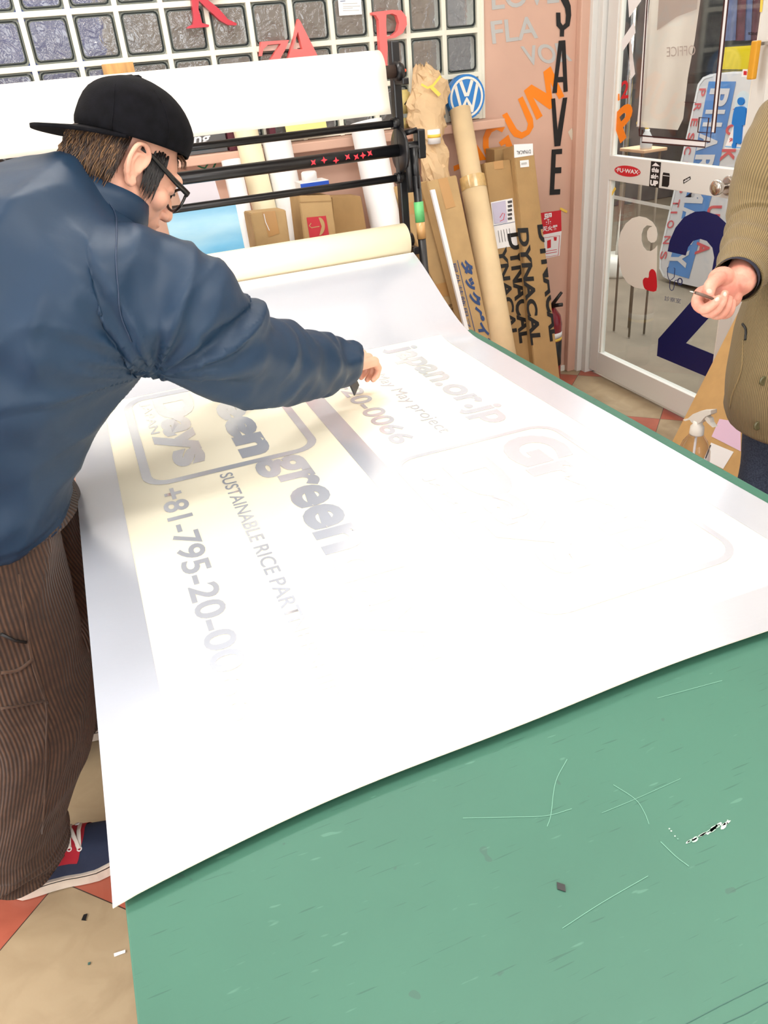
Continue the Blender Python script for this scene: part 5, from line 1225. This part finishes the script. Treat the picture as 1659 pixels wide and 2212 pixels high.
# armhole seam, hem, collar
m_seam = mat('navy_seam', (34, 52, 78), 0.6)
def on_mesh(o, pts, off=0.001):
    from mathutils.bvhtree import BVHTree
    b = BVHTree.FromPolygons([v.co for v in o.data.vertices], [p.vertices for p in o.data.polygons]); out = []
    for x, y in pts:
        h = b.ray_cast(CAM, ray(x, y).normalized())
        if h[0] is not None: out.append(h[0] + h[1]*off)
    return out
for l in ([(234, 438), (248, 462), (252, 500), (250, 560), (254, 620), (262, 680), (285, 738)], ):
    pts = on_mesh(jk, [tuple(q) for q in spline(l, 4)])
    if len(pts) > 3: tube('armhole_seam', pts, 0.0012, m_seam, jk, 6)
cl_pts = [((-.035, 1.385, 1.385), ), ]
bm = bmesh.new(); nC = 32; g0, g1_, g2_ = [], [], []
nc = V3((0.052, 1.462, 1.300)); ax = V3((0.62, 0.08, 0.78)).normalized(); la = V3((0, 1, 0)); la = (la - ax*la.dot(ax)).normalized(); fo = la.cross(ax).normalized()
for k in range(nC):
    a = 2*math.pi*k/nC
    for g, r, h in ((g0, 0.092, -0.040), (g1_, 0.080, 0.002), (g2_, 0.074, 0.022)):
        g.append(bm.verts.new(nc + ax*(h + 0.004*math.sin(3*a)) + la*(r*math.cos(a)) + fo*(r*math.sin(a)*0.95)))
for A_, B_ in ((g0, g1_), (g1_, g2_)):
    for k in range(nC): bm.faces.new((A_[k], A_[(k+1) % nC], B_[(k+1) % nC], B_[k])).smooth = True
col = frombm('collar', bm, m_jk, jk); md = col.modifiers.new('t', 'SOLIDIFY'); md.thickness = 0.005; md.offset = 1
# trousers
m_cord = mat('brown_corduroy', (104, 72, 52), 0.85, sheen=0.15)
nt = m_cord.node_tree; N, L = nt.nodes, nt.links; bs = N['Principled BSDF']
uvn = node(m_cord, 'ShaderNodeUVMap'); sx = node(m_cord, 'ShaderNodeSeparateXYZ'); L.new(uvn.outputs[0], sx.inputs[0])
tcn = node(m_cord, 'ShaderNodeTexCoord'); nzn = node(m_cord, 'ShaderNodeTexNoise'); nzn.inputs['Scale'].default_value = 6; L.new(tcn.outputs['Object'], nzn.inputs['Vector'])
wv = mth(m_cord, 'SINE', mth(m_cord, 'ADD', mth(m_cord, 'MULTIPLY', sx.outputs[0], 2*math.pi*110), mth(m_cord, 'MULTIPLY', nzn.outputs['Fac'], 5.0)))
rib = mth(m_cord, 'ADD', mth(m_cord, 'MULTIPLY', wv, 0.5), 0.5)
nz2 = node(m_cord, 'ShaderNodeTexNoise'); nz2.inputs['Scale'].default_value = 60; L.new(tcn.outputs['Object'], nz2.inputs['Vector'])
L.new(mix(m_cord, mth(m_cord, 'MULTIPLY', rib, nz2.outputs['Fac']), C(40, 25, 18), C(98, 68, 48)), bs.inputs['Base Color'])
bpn = node(m_cord, 'ShaderNodeBump'); bpn.inputs['Strength'].default_value = 0.7; bpn.inputs['Distance'].default_value = 0.002
L.new(rib, bpn.inputs['Height']); L.new(bpn.outputs[0], bs.inputs['Normal'])
def leg(bm, pts, rads, seed, n=56):
    sp = spline([(*p, *r) for p, r in zip(pts, rads)], 14); L_ = len(sp); lay = bm.loops.layers.uv.verify(); rings_ = []
    for i, q in enumerate(sp):
        t = i/(L_-1); row = []
        for k in range(n):
            a = 2*math.pi*k/n
            f = 0.075*(1 - 2*abs(noise.noise(V3((math.cos(a)*1.1 + seed, math.sin(a)*1.1, t*8 + math.cos(a)*0.9))))) + (0.17*max(0, t-0.62)/0.38)*noise.noise(V3((math.cos(a) + seed, math.sin(a), t*22 + math.cos(a)*1.5)))
            row.append(bm.verts.new(V3(q[:3]) + V3((math.cos(a)*q[3]*(1+f), math.sin(a)*q[4]*(1+f), 0.010*noise.noise(V3((math.cos(a)*2+seed, math.sin(a)*2, 9)))*(1 if i == L_-1 else 0)))))
        rings_.append(row)
    for i in range(L_-1):
        for k in range(n):
            f = bm.faces.new((rings_[i][k], rings_[i][(k+1) % n], rings_[i+1][(k+1) % n], rings_[i+1][k])); f.smooth = True
            for lp, (a, b) in zip(f.loops, ((k, i), (k+1, i), (k+1, i+1), (k, i+1))): lp[lay].uv = (a/n, b/L_)
bm = bmesh.new()
LEGR = [(-.29, 1.335, .90), (-.305, 1.32, .74), (-.312, 1.30, .56), (-.312, 1.285, .43), (-.362, 1.28, .30), (-.412, 1.28, .19), (-.430, 1.28, .13), (-.444, 1.282, .092)]
leg(bm, LEGR, [(.125, .12), (.132, .115), (.125, .108), (.120, .105), (.108, .10), (.094, .092), (.102, .095), (.108, .092)], 0.3)
leg(bm, [(-.28, 1.47, .90), (-.24, 1.52, .70), (-.195, 1.57, .50), (-.20, 1.62, .35), (-.30, 1.66, .20), (-.36, 1.68, .06)], [(.125, .11), (.12, .105), (.11, .10), (.10, .095), (.095, .09), (.10, .09)], 4.2)
tz = frombm('trousers', bm, m_cord, man1)
bm = bmesh.new(); leg(bm, [(-.29, 1.40, .93), (-.29, 1.40, .80)], [(.14, .17), (.15, .18)], 7.7); frombm('trouser_seat', bm, m_cord, man1)
# pocket with flap on the right leg
pk = on_mesh(tz, [(4, 1488), (50, 1478), (98, 1462), (104, 1540), (60, 1560), (4, 1570)], 0.004)
if len(pk) == 6:
    strip3 = tube('pocket_welt', on_mesh(tz, [tuple(q) for q in spline([(2, 1452), (40, 1446), (70, 1424), (72, 1436)][:3], 4)], 0.002), 0.003, m_cord, tz, 8)
    tube('pocket_edge', on_mesh(tz, [tuple(q) for q in spline([(60, 1385), (72, 1440), (85, 1480), (102, 1520)], 4)], 0.001), 0.002, m_cord, tz, 8)
    tube('pocket_edge', on_mesh(tz, [tuple(q) for q in spline([(2, 1530), (40, 1524), (102, 1512)], 4)], 0.001), 0.002, m_cord, tz, 8)
hd_ = on_mesh(tz, [(2, 1368), (30, 1382), (56, 1386)], 0.003)
if len(hd_) == 3: tube('pocket_opening', hd_, 0.0028, m_blackflat, tz, 8)
sn = on_mesh(tz, [tuple(q) for q in spline([(40, 1240), (55, 1340), (70, 1420), (100, 1520), (100, 1600), (98, 1700), (90, 1800)], 3)], 0.001)
if len(sn) > 3: tube('leg_seam', sn, 0.0018, m_cord, tz, 8)
# shoes
m_nvc = mat('navy_canvas', (34, 46, 74), 0.85, bump=0.3, bscale=700); m_rdc = mat('red_canvas', (168, 28, 48), 0.85, bump=0.3, bscale=700)
m_sole = mat('shoe_rubber', (226, 214, 202), 0.5, var=0.08, vscale=30); m_lace = mat('lace_white', (226, 220, 214), 0.7)
def shoe(name, heel, ang, mirror, detail):
    R = Matrix.Rotation(ang, 3, 'Z'); O = V3(heel); P = lambda x, y, z: O + R @ V3((x, y*mirror, z))
    Ln = 0.305
    def outline(t):      # t 0 heel .. 1 toe: centre y, half width
        w = [0.012, 0.034, 0.037, 0.036, 0.038, 0.045, 0.050, 0.050, 0.044, 0.030, 0.004]; c = [0, 0, 0, -.002, -.004, -.005, -.004, 0.0, .004, .008, .010]
        xs = np.linspace(0, 1, 11); return float(np.interp(t, xs, c)), float(np.interp(t, xs, w))
    def prof(side, k=26): return [(t*Ln, outline(t)[0] + side*outline(t)[1]) for t in (0.5 - 0.5*np.cos(np.linspace(0, math.pi, k)))]
    loop = prof(-1) + prof(1)[::-1][1:-1]
    up = thing('s', None, None); bpy.data.objects.remove(up)
    # upper
    bm = bmesh.new(); rows_ = []; nS, nT = 34, 20
    def upper(t, a, o=0.0):   # a: 0 right edge .. pi left edge
        c, w = outline(0.02 + 0.965*t); h = float(np.interp(t, [0, .04, .15, .3, .45, .6, .72, .85, .95, 1], [.03, .075, .083, .088, .092, .072, .055, .046, .036, .016]))
        w2 = w - 0.003 + o; ca, sa = math.cos(a), math.sin(a)
        return P(t*(Ln-0.012)+0.006, c - w2*math.copysign(abs(ca)**0.62, ca), 0.024 + (h + o)*(max(sa, 0)**0.72))
    for i in range(nS+1): rows_.append([bm.verts.new(upper(i/nS, math.pi*j/nT)) for j in range(nT+1)])
    for i in range(nS):
        for j in range(nT): bm.faces.new((rows_[i][j], rows_[i+1][j], rows_[i+1][j+1], rows_[i][j+1])).smooth = True
    sh_ = frombm(name, bm, m_nvc, man1)
    def ring(o, z): return [P(x + (o if x > Ln*0.5 else -o)*(abs(x-Ln/2)/(Ln/2)), y + (o if y > 0 else -o), z) for x, y in loop]
    def wall(nm, o, z0, z1, m, toe=0.012):
        a, b = ring(o, z0), ring(o, z1); n = len(a)
        for k in range(n):
            x = (R.inverted() @ (a[k]-O)).x; l_ = toe*max(0, (x/Ln-0.62)/0.38)**1.6; a[k] = a[k] + V3((0, 0, l_*1.2 if z0 < 0.01 else l_*.9)); b[k] = b[k] + V3((0, 0, l_))
        return mk(nm, a + b, [(i, (i+1) % n, n+(i+1) % n, n+i) for i in range(n)] + [tuple(range(n))[::-1], tuple(range(n, 2*n))], m, sh_)
    wall('sole', 0.003, 0.002, 0.032, m_sole); wall('foxing_stripe', 0.0034, 0.0262, 0.0285, m_blackflat)
    if not detail: return sh_
    def patch(nm, t0, t1, a0, a1, m, o, sh=None, n1=12, n2=10):
        vs = [upper(t0(j/n2) + (t1(j/n2)-t0(j/n2))*i/n1, a0 + (a1-a0)*j/n2, o) for i in range(n1+1) for j in range(n2+1)]
        return mk(nm, vs, [(i*(n2+1)+j, (i+1)*(n2+1)+j, (i+1)*(n2+1)+j+1, i*(n2+1)+j+1) for i in range(n1) for j in range(n2)], m, sh_, True)
    patch('red_panel', lambda v: 0.30 + 0.02*v, lambda v: 0.50 + 0.13*v**0.7, math.radians(20), math.radians(142), m_rdc, 0.0018, n2=16)
    patch('red_heel_panel', lambda v: 0.02, lambda v: 0.30 - 0.10*v, math.radians(6), math.radians(36), m_rdc, 0.0018)
    patch('heel_label', lambda v: 0.20, lambda v: 0.28, math.radians(14), math.radians(22), m_lace, 0.003, n1=3, n2=3)
    ey = []
    for s_ in (0, 1):
        for k in range(4):
            a = math.radians(54 if s_ == 0 else 114); t = 0.36 + 0.062*k; c_ = upper(t, a, 0.0032); ey.append((s_, k, t, a))
            nrm_ = (upper(t, a, 0.01) - upper(t, a, 0)).normalized(); u, w = frame_of(nrm_)
            bmt = bmesh.new(); bm_tube(bmt, [c_ + u*0.0042*math.cos(q) + w*0.0042*math.sin(q) for q in np.linspace(0, 2*math.pi, 15)], 0.0014, 6); frombm('eyelet', bmt, m_paperw, sh_)
    for k in range(4):
        t = 0.36 + 0.062*k
        tube('shoe_lace', [upper(t, math.radians(55), 0.004), upper(t+0.012, math.radians(90), 0.008), upper(t + 0.02, math.radians(112), 0.004)], [(0.0045, 0.0012)]*3, m_lace, sh_, 6, up=(1, 0, 0))
        if k < 3: tube('shoe_lace', [upper(t, math.radians(113), 0.005), upper(t+0.03, math.radians(90), 0.009), upper(t + 0.062, math.radians(55), 0.005)], [(0.0045, 0.0012)]*3, m_lace, sh_, 6, up=(1, 0, 0))
    return sh_
shoe('shoe', (-0.482, 1.285, 0.0), math.radians(0), 1, True)
shoe('shoe', (-0.46, 1.69, 0.0), math.radians(4), -1, False)

# ---- person at the right, olive jacket
man2 = thing('person', 'person in an olive corduroy jacket and jeans holding a small blade at the right edge', 'person', (1.46, 1.2, 0))
dH = 1.42
def hq(x, y, d=0.0): return dep(x, y, dH + d)
bm = bmesh.new()
kn_ = [(1513, 634, .010), (1527, 646, .022), (1545, 656, .032), (1562, 662, .040)]
wr = hq(1598, 606, .02)
for (x, y, d) in kn_: cap_tube(bm, [wr + (hq(x, y, d) - wr)*0.12, hq(x, y, d)], [0.017, 0.0125], 14)
cap_tube(bm, [hq(1612, 568, .06), hq(1604, 590, .035), wr], [0.027, 0.029, 0.030], 18)
bm_ell(bm, hq(1566, 624, .020), (0.040, 0.022, 0.034), None, 20)
bm_ell(bm, hq(1586, 616, .026), (0.024, 0.020, 0.034), None, 20)
bm_ell(bm, hq(1558, 600, .004), (0.026, 0.020, 0.020), None, 20)       # thenar
bm_ell(bm, hq(1583, 640, .026), (0.018, 0.016, 0.022), None, 18)
fg = [[(1513, 634, .010), (1506, 655, .004), (1521, 668, -.016), (1540, 657, -.028), (1553, 645, -.030)],
      [(1527, 646, .022), (1521, 668, .014), (1540, 675, -.010), (1557, 655, -.026), (1566, 634, -.028)],
      [(1545, 656, .032), (1541, 676, .022), (1560, 678, 0.0), (1571, 660, -.014), (1575, 645, -.016)],
      [(1562, 662, .040), (1560, 678, .030), (1573, 677, .012), (1580, 664, .002), (1582, 652, .0)]]
fr_ = [[.0115, .0108, .0098, .0090, .0075], [.0115, .0108, .0098, .0090, .0072], [.011, .0105, .0095, .0085, .0070], [.010, .0095, .0085, .0075, .0065]]
for l, r in zip(fg, fr_):
    sp = spline([(*hq(*p), q) for p, q in zip(l, r)], 3); cap_tube(bm, [q[:3] for q in sp], [q[3] for q in sp], 14)
cap_tube(bm, [q[:3] for q in spline([tuple(hq(*p)) for p in ((1566, 596, .004), (1548, 604, -.012), (1534, 618, -.022), (1531, 636, -.026))], 3)], [.0145, .0142, .0136, .0130, .0124, .0120, .0117, .0112, .0106, .0095], 16)
hand = remesh(bm, 0.0016, 4)
bm = bmesh.new()
cap_tube(bm, [(1.46, 1.2, 0.85), (1.46, 1.2, 1.1), (1.46, 1.2, 1.38), (1.45, 1.2, 1.46)], [(.13, .10), (.13, .10), (.15, .10), (.06, .06)], 20)
cap_tube(bm, [(1.45, 1.2, 1.45), (1.44, 1.19, 1.54)], [.055, .052], 18)
bm_ell(bm, (1.42, 1.18, 1.66), (.095, .075, .115)); bm_ell(bm, (1.38, 1.17, 1.61), (.055, .055, .075)); bm_ell(bm, (1.322, 1.155, 1.625), (.018, .012, .02))
for s_ in (-1, 1): bm_ell(bm, (1.43, 1.18 + s_*0.078, 1.645), (.018, .008, .03))
elb2 = hq(1628, 500, .16); sh2 = dep(1695, 290, 1.50)
cap_tube(bm, [sh2, elb2, hq(1606, 585, .045)], [.048, .038, .024], 14)
cap_tube(bm, [(1.56, 1.38, 1.36), (1.60, 1.46, 1.10), (1.50, 1.40, 0.88)], [.048, .038, .03], 14)
t2 = remesh(bm, 0.008, 3)
m_skin2 = mat('skin_hand', (208, 152, 132), 0.5, var=0.10, vscale=40, bump=0.15, bscale=220, rgb2=(194, 124, 108), spec=0.35)
m_skin2.node_tree.nodes['Principled BSDF'].inputs['Subsurface Weight'].default_value = 0.12
m_skin2.node_tree.nodes['Principled BSDF'].inputs['Subsurface Scale'].default_value = 0.008
bdy = join_meshes([hand, t2]); bdy.materials.clear(); b2 = fin('body', bdy, m_skin2, man2, True)
m_nail = mat('nail', (216, 160, 146), 0.3, coat=0.2)
for (x, y, rx, ry, rot_) in ((1532, 629, 6.0, 5.0, 0.2), (1549, 647, 5.5, 4.0, -0.8), (1566, 636, 3.5, 5.0, 0.1)):
    pts = on_mesh(b2, [(x + rx*math.cos(a)*math.cos(rot_) - ry*math.sin(a)*math.sin(rot_), y + rx*math.cos(a)*math.sin(rot_) + ry*math.sin(a)*math.cos(rot_)) for a in np.linspace(0, 6.283, 13)[:-1]] + [(x, y)], 0.0006)
    if len(pts) == 13: mk('fingernail', pts, [(k, (k+1) % 12, 12) for k in range(12)], m_nail, b2, True)
bl = thing('craft_blade', 'small brown handled craft blade held in the hand of the person in the olive jacket', 'blade', hq(1515, 636, -.03))
tube('blade_handle', [hq(1502, 632, -.036), hq(1520, 638, -.034), hq(1541, 646, -.032)], [(0.0028, 0.0045), (0.003, 0.0045), (0.0022, 0.003)], mat('brown_handle', (92, 70, 60), 0.35), bl, 8, up=(0, 0, 1))
tube('blade_tip', [hq(1490, 629, -.038), hq(1503, 632.5, -.036)], [(0.0006, 0.001), (0.002, 0.003)], m_steel, bl, 6, up=(0, 0, 1))
# olive jacket
m_ol = mat('olive_corduroy', (140, 118, 76), 0.85, sheen=0.1)
nt = m_ol.node_tree; N, L = nt.nodes, nt.links; bs = N['Principled BSDF']
uvn = node(m_ol, 'ShaderNodeUVMap'); sx = node(m_ol, 'ShaderNodeSeparateXYZ'); L.new(uvn.outputs[0], sx.inputs[0])
tcn = node(m_ol, 'ShaderNodeTexCoord'); nzn = node(m_ol, 'ShaderNodeTexNoise'); nzn.inputs['Scale'].default_value = 7; L.new(tcn.outputs['Object'], nzn.inputs['Vector'])
wv = mth(m_ol, 'SINE', mth(m_ol, 'ADD', mth(m_ol, 'MULTIPLY', sx.outputs[0], 2*math.pi), mth(m_ol, 'MULTIPLY', nzn.outputs['Fac'], 3.0)))
rib = mth(m_ol, 'ADD', mth(m_ol, 'MULTIPLY', wv, 0.5), 0.5)
L.new(mix(m_ol, rib, C(92, 78, 50), C(134, 114, 76)), bs.inputs['Base Color'])
bpn = node(m_ol, 'ShaderNodeBump'); bpn.inputs['Strength'].default_value = 0.6; bpn.inputs['Distance'].default_value = 0.0015
L.new(rib, bpn.inputs['Height']); L.new(bpn.outputs[0], bs.inputs['Normal'])
def cloth(bm, rings, n, ribs, folds, seed, close=False):
    """rings: (centre, u axis*ru, v axis*rv)"""
    lay = bm.loops.layers.uv.verify(); R_ = []
    for i, (c_, U, W) in enumerate(rings):
        t = i/(len(rings)-1); row = []
        for k in range(n):
            a = 2*math.pi*k/n; f = folds(t, a, seed); row.append(bm.verts.new(V3(c_) + V3(U)*(math.cos(a)*(1+f)) + V3(W)*(math.sin(a)*(1+f))))
        R_.append(row)
    for i in range(len(R_)-1):
        for k in range(n):
            f = bm.faces.new((R_[i][k], R_[i][(k+1) % n], R_[i+1][(k+1) % n], R_[i+1][k])); f.smooth = True
            for lp, (a, b) in zip(f.loops, ((k, i), (k+1, i), (k+1, i+1), (k, i+1))): lp[lay].uv = (a/n*ribs, b)
    return R_
bm = bmesh.new()
# torso silhouettes: left edge follows the photo at x,y of the near side
prof2 = [(1.49, .072, .10, 1.47), (1.50, .16, .16, 1.42), (1.50, .225, .19, 1.36), (1.50, .225, .20, 1.25), (1.50, .225, .205, 1.12), (1.505, .235, .21, 1.0), (1.505, .25, .215, .88), (1.505, .265, .22, .78), (1.51, .255, .22, .70), (1.51, .235, .21, .672)]
sp = spline(prof2, 5)
def fold2(t, a, s): return 0.05*(1 - 2*abs(noise.noise(V3((math.cos(a)*1.4 + s, math.sin(a)*1.4, t*3.5 + a*0.3)))))*(0.3+t)
cloth(bm, [((q[0], 1.18, q[3]), (q[1], 0, 0), (0, q[2], 0)) for q in sp], 64, 330, fold2, 2.0)
jk2 = frombm('jacket', bm, m_ol, man2); md = jk2.modifiers.new('t', 'SOLIDIFY'); md.thickness = 0.004; md.offset = -1
def sleeve2(name, pts, rads, amp, seed):
    sp = spline([(*p, *r) for p, r in zip(pts, rads)], 9); rr2 = []; u = None
    for i, q in enumerate(sp):
        P = V3(q[:3]); d = (V3(sp[min(i+1, len(sp)-1)][:3]) - V3(sp[max(i-1, 0)][:3])).normalized()
        u = frame_of(d)[0] if u is None else (u - d*d.dot(u)).normalized(); w = d.cross(u); rr2.append((P, u*q[3], w*q[4]))
    bm = bmesh.new()
    cloth(bm, rr2, 48, 90, lambda t, a, s: amp*(0.15 + 0.85*math.exp(-((t-0.80)/0.22)**2))*(math.sin(t*52 + 1.6*math.sin(a + 1) + 2*noise.noise(V3((math.cos(a), math.sin(a), t*4)))) + 0.6*noise.noise(V3((math.cos(a)+s, math.sin(a), t*9)))), seed)
    o = frombm(name, bm, m_ol, jk2); md = o.modifiers.new('t', 'SOLIDIFY'); md.thickness = 0.004; md.offset = -1; return o
sleeve2('sleeve', [dep(1728, 275, 1.52), dep(1690, 345, 1.52), dep(1656, 430, 1.55), dep(1636, 500, 1.55), dep(1617, 555, 1.50), dep(1594, 604, 1.452)],
        [(.085, .09), (.082, .085), (.072, .075), (.060, .064), (.052, .056), (.044, .046)], 0.07, 1.0)
sleeve2('sleeve', [(1.55, 1.36, 1.37), (1.60, 1.43, 1.22), (1.61, 1.47, 1.08), (1.56, 1.43, .95), (1.51, 1.40, .87)], [(.085, .09), (.075, .08), (.07, .07), (.06, .06), (.05, .05)], 0.05, 5.0)
m_cuff = mat('navy_lining', (22, 24, 44), 0.7)
tube('cuff_lining', [dep(1592, 598, 1.452), dep(1586, 606, 1.440)], 0.041, m_cuff, jk2, 24, False)
for (x, y) in ((1649, 822), (1637, 918)):
    h = on_mesh(jk2, [(x, y)], 0.002)
    if h: lathe('jacket_button', [(0.010, 0), (0.010, 0.003), (0.007, 0.004), (0.006, 0.003)], h[0], mat('olive_button', (86, 82, 56), 0.35), jk2, 20, Matrix(((1,0,0),(0,0,-1),(0,1,0))))
pp = on_mesh(jk2, [tuple(q) for q in spline([(1605, 700), (1612, 712), (1611, 735)], 4)], 0.001)
if len(pp) > 3: tube('pocket_opening', pp, 0.003, m_blackflat, jk2, 8)
pp = on_mesh(jk2, [tuple(q) for q in spline([(1606, 735), (1602, 800), (1583, 850), (1577, 880)], 4)], 0.001)
if len(pp) > 3: tube('pocket_stitching', pp, 0.0015, m_ol, jk2, 6)
# jeans and shoes
m_jean = mat('blue_denim', (70, 84, 106), 0.85, var=0.35, vscale=260, rgb2=(44, 54, 76), bump=0.2, bscale=500)
bm = bmesh.new()
for s_, sd in ((-1, 1.0), (1, 6.0)):
    sp = spline([(1.50, 1.18 + s_*0.085, .95, .15, .115), (1.50, 1.18 + s_*0.095, .70, .135, .105), (1.49, 1.18 + s_*0.10, .48, .11, .09), (1.47, 1.18 + s_*0.105, .25, .085, .08), (1.48, 1.18 + s_*0.11, .05, .085, .08)], 8)
    cloth(bm, [((q[0], q[1], q[2]), (q[3], 0, 0), (0, q[4], 0)) for q in sp], 36, 100, lambda t, a, s: 0.04*(1 - 2*abs(noise.noise(V3((math.cos(a)+s, math.sin(a), t*8))))), sd)
frombm('jeans', bm, m_jean, man2)
for s_ in (-1, 1):
    bm = bmesh.new(); y_ = 1.18 + s_*0.11
    cap_tube(bm, [(1.53, y_, .045), (1.44, y_, .055), (1.36, y_, .042), (1.30, y_, .034)], [(.036, .034), (.040, .044), (.042, .034), (.034, .026)], 18)
    frombm('shoe', bm, m_black, man2)
bm = bmesh.new()
bm_ell(bm, (1.435, 1.18, 1.685), (.105, .088, .105)); hr_ = remesh(bm, 0.008, 2)
for v in hr_.vertices:
    v.co += V3((noise.noise(v.co*60), noise.noise(v.co*60 + V3((5, 0, 0))), 0))*0.006
bm = bmesh.new(); bm.from_mesh(hr_); bmesh.ops.bisect_plane(bm, geom=list(bm.verts)+list(bm.edges)+list(bm.faces), plane_co=(1.38, 1.18, 1.655), plane_no=V3((-0.6, 0, -0.8)), clear_outer=True)
frombm('hair', bm, m_hair3, man2, True)
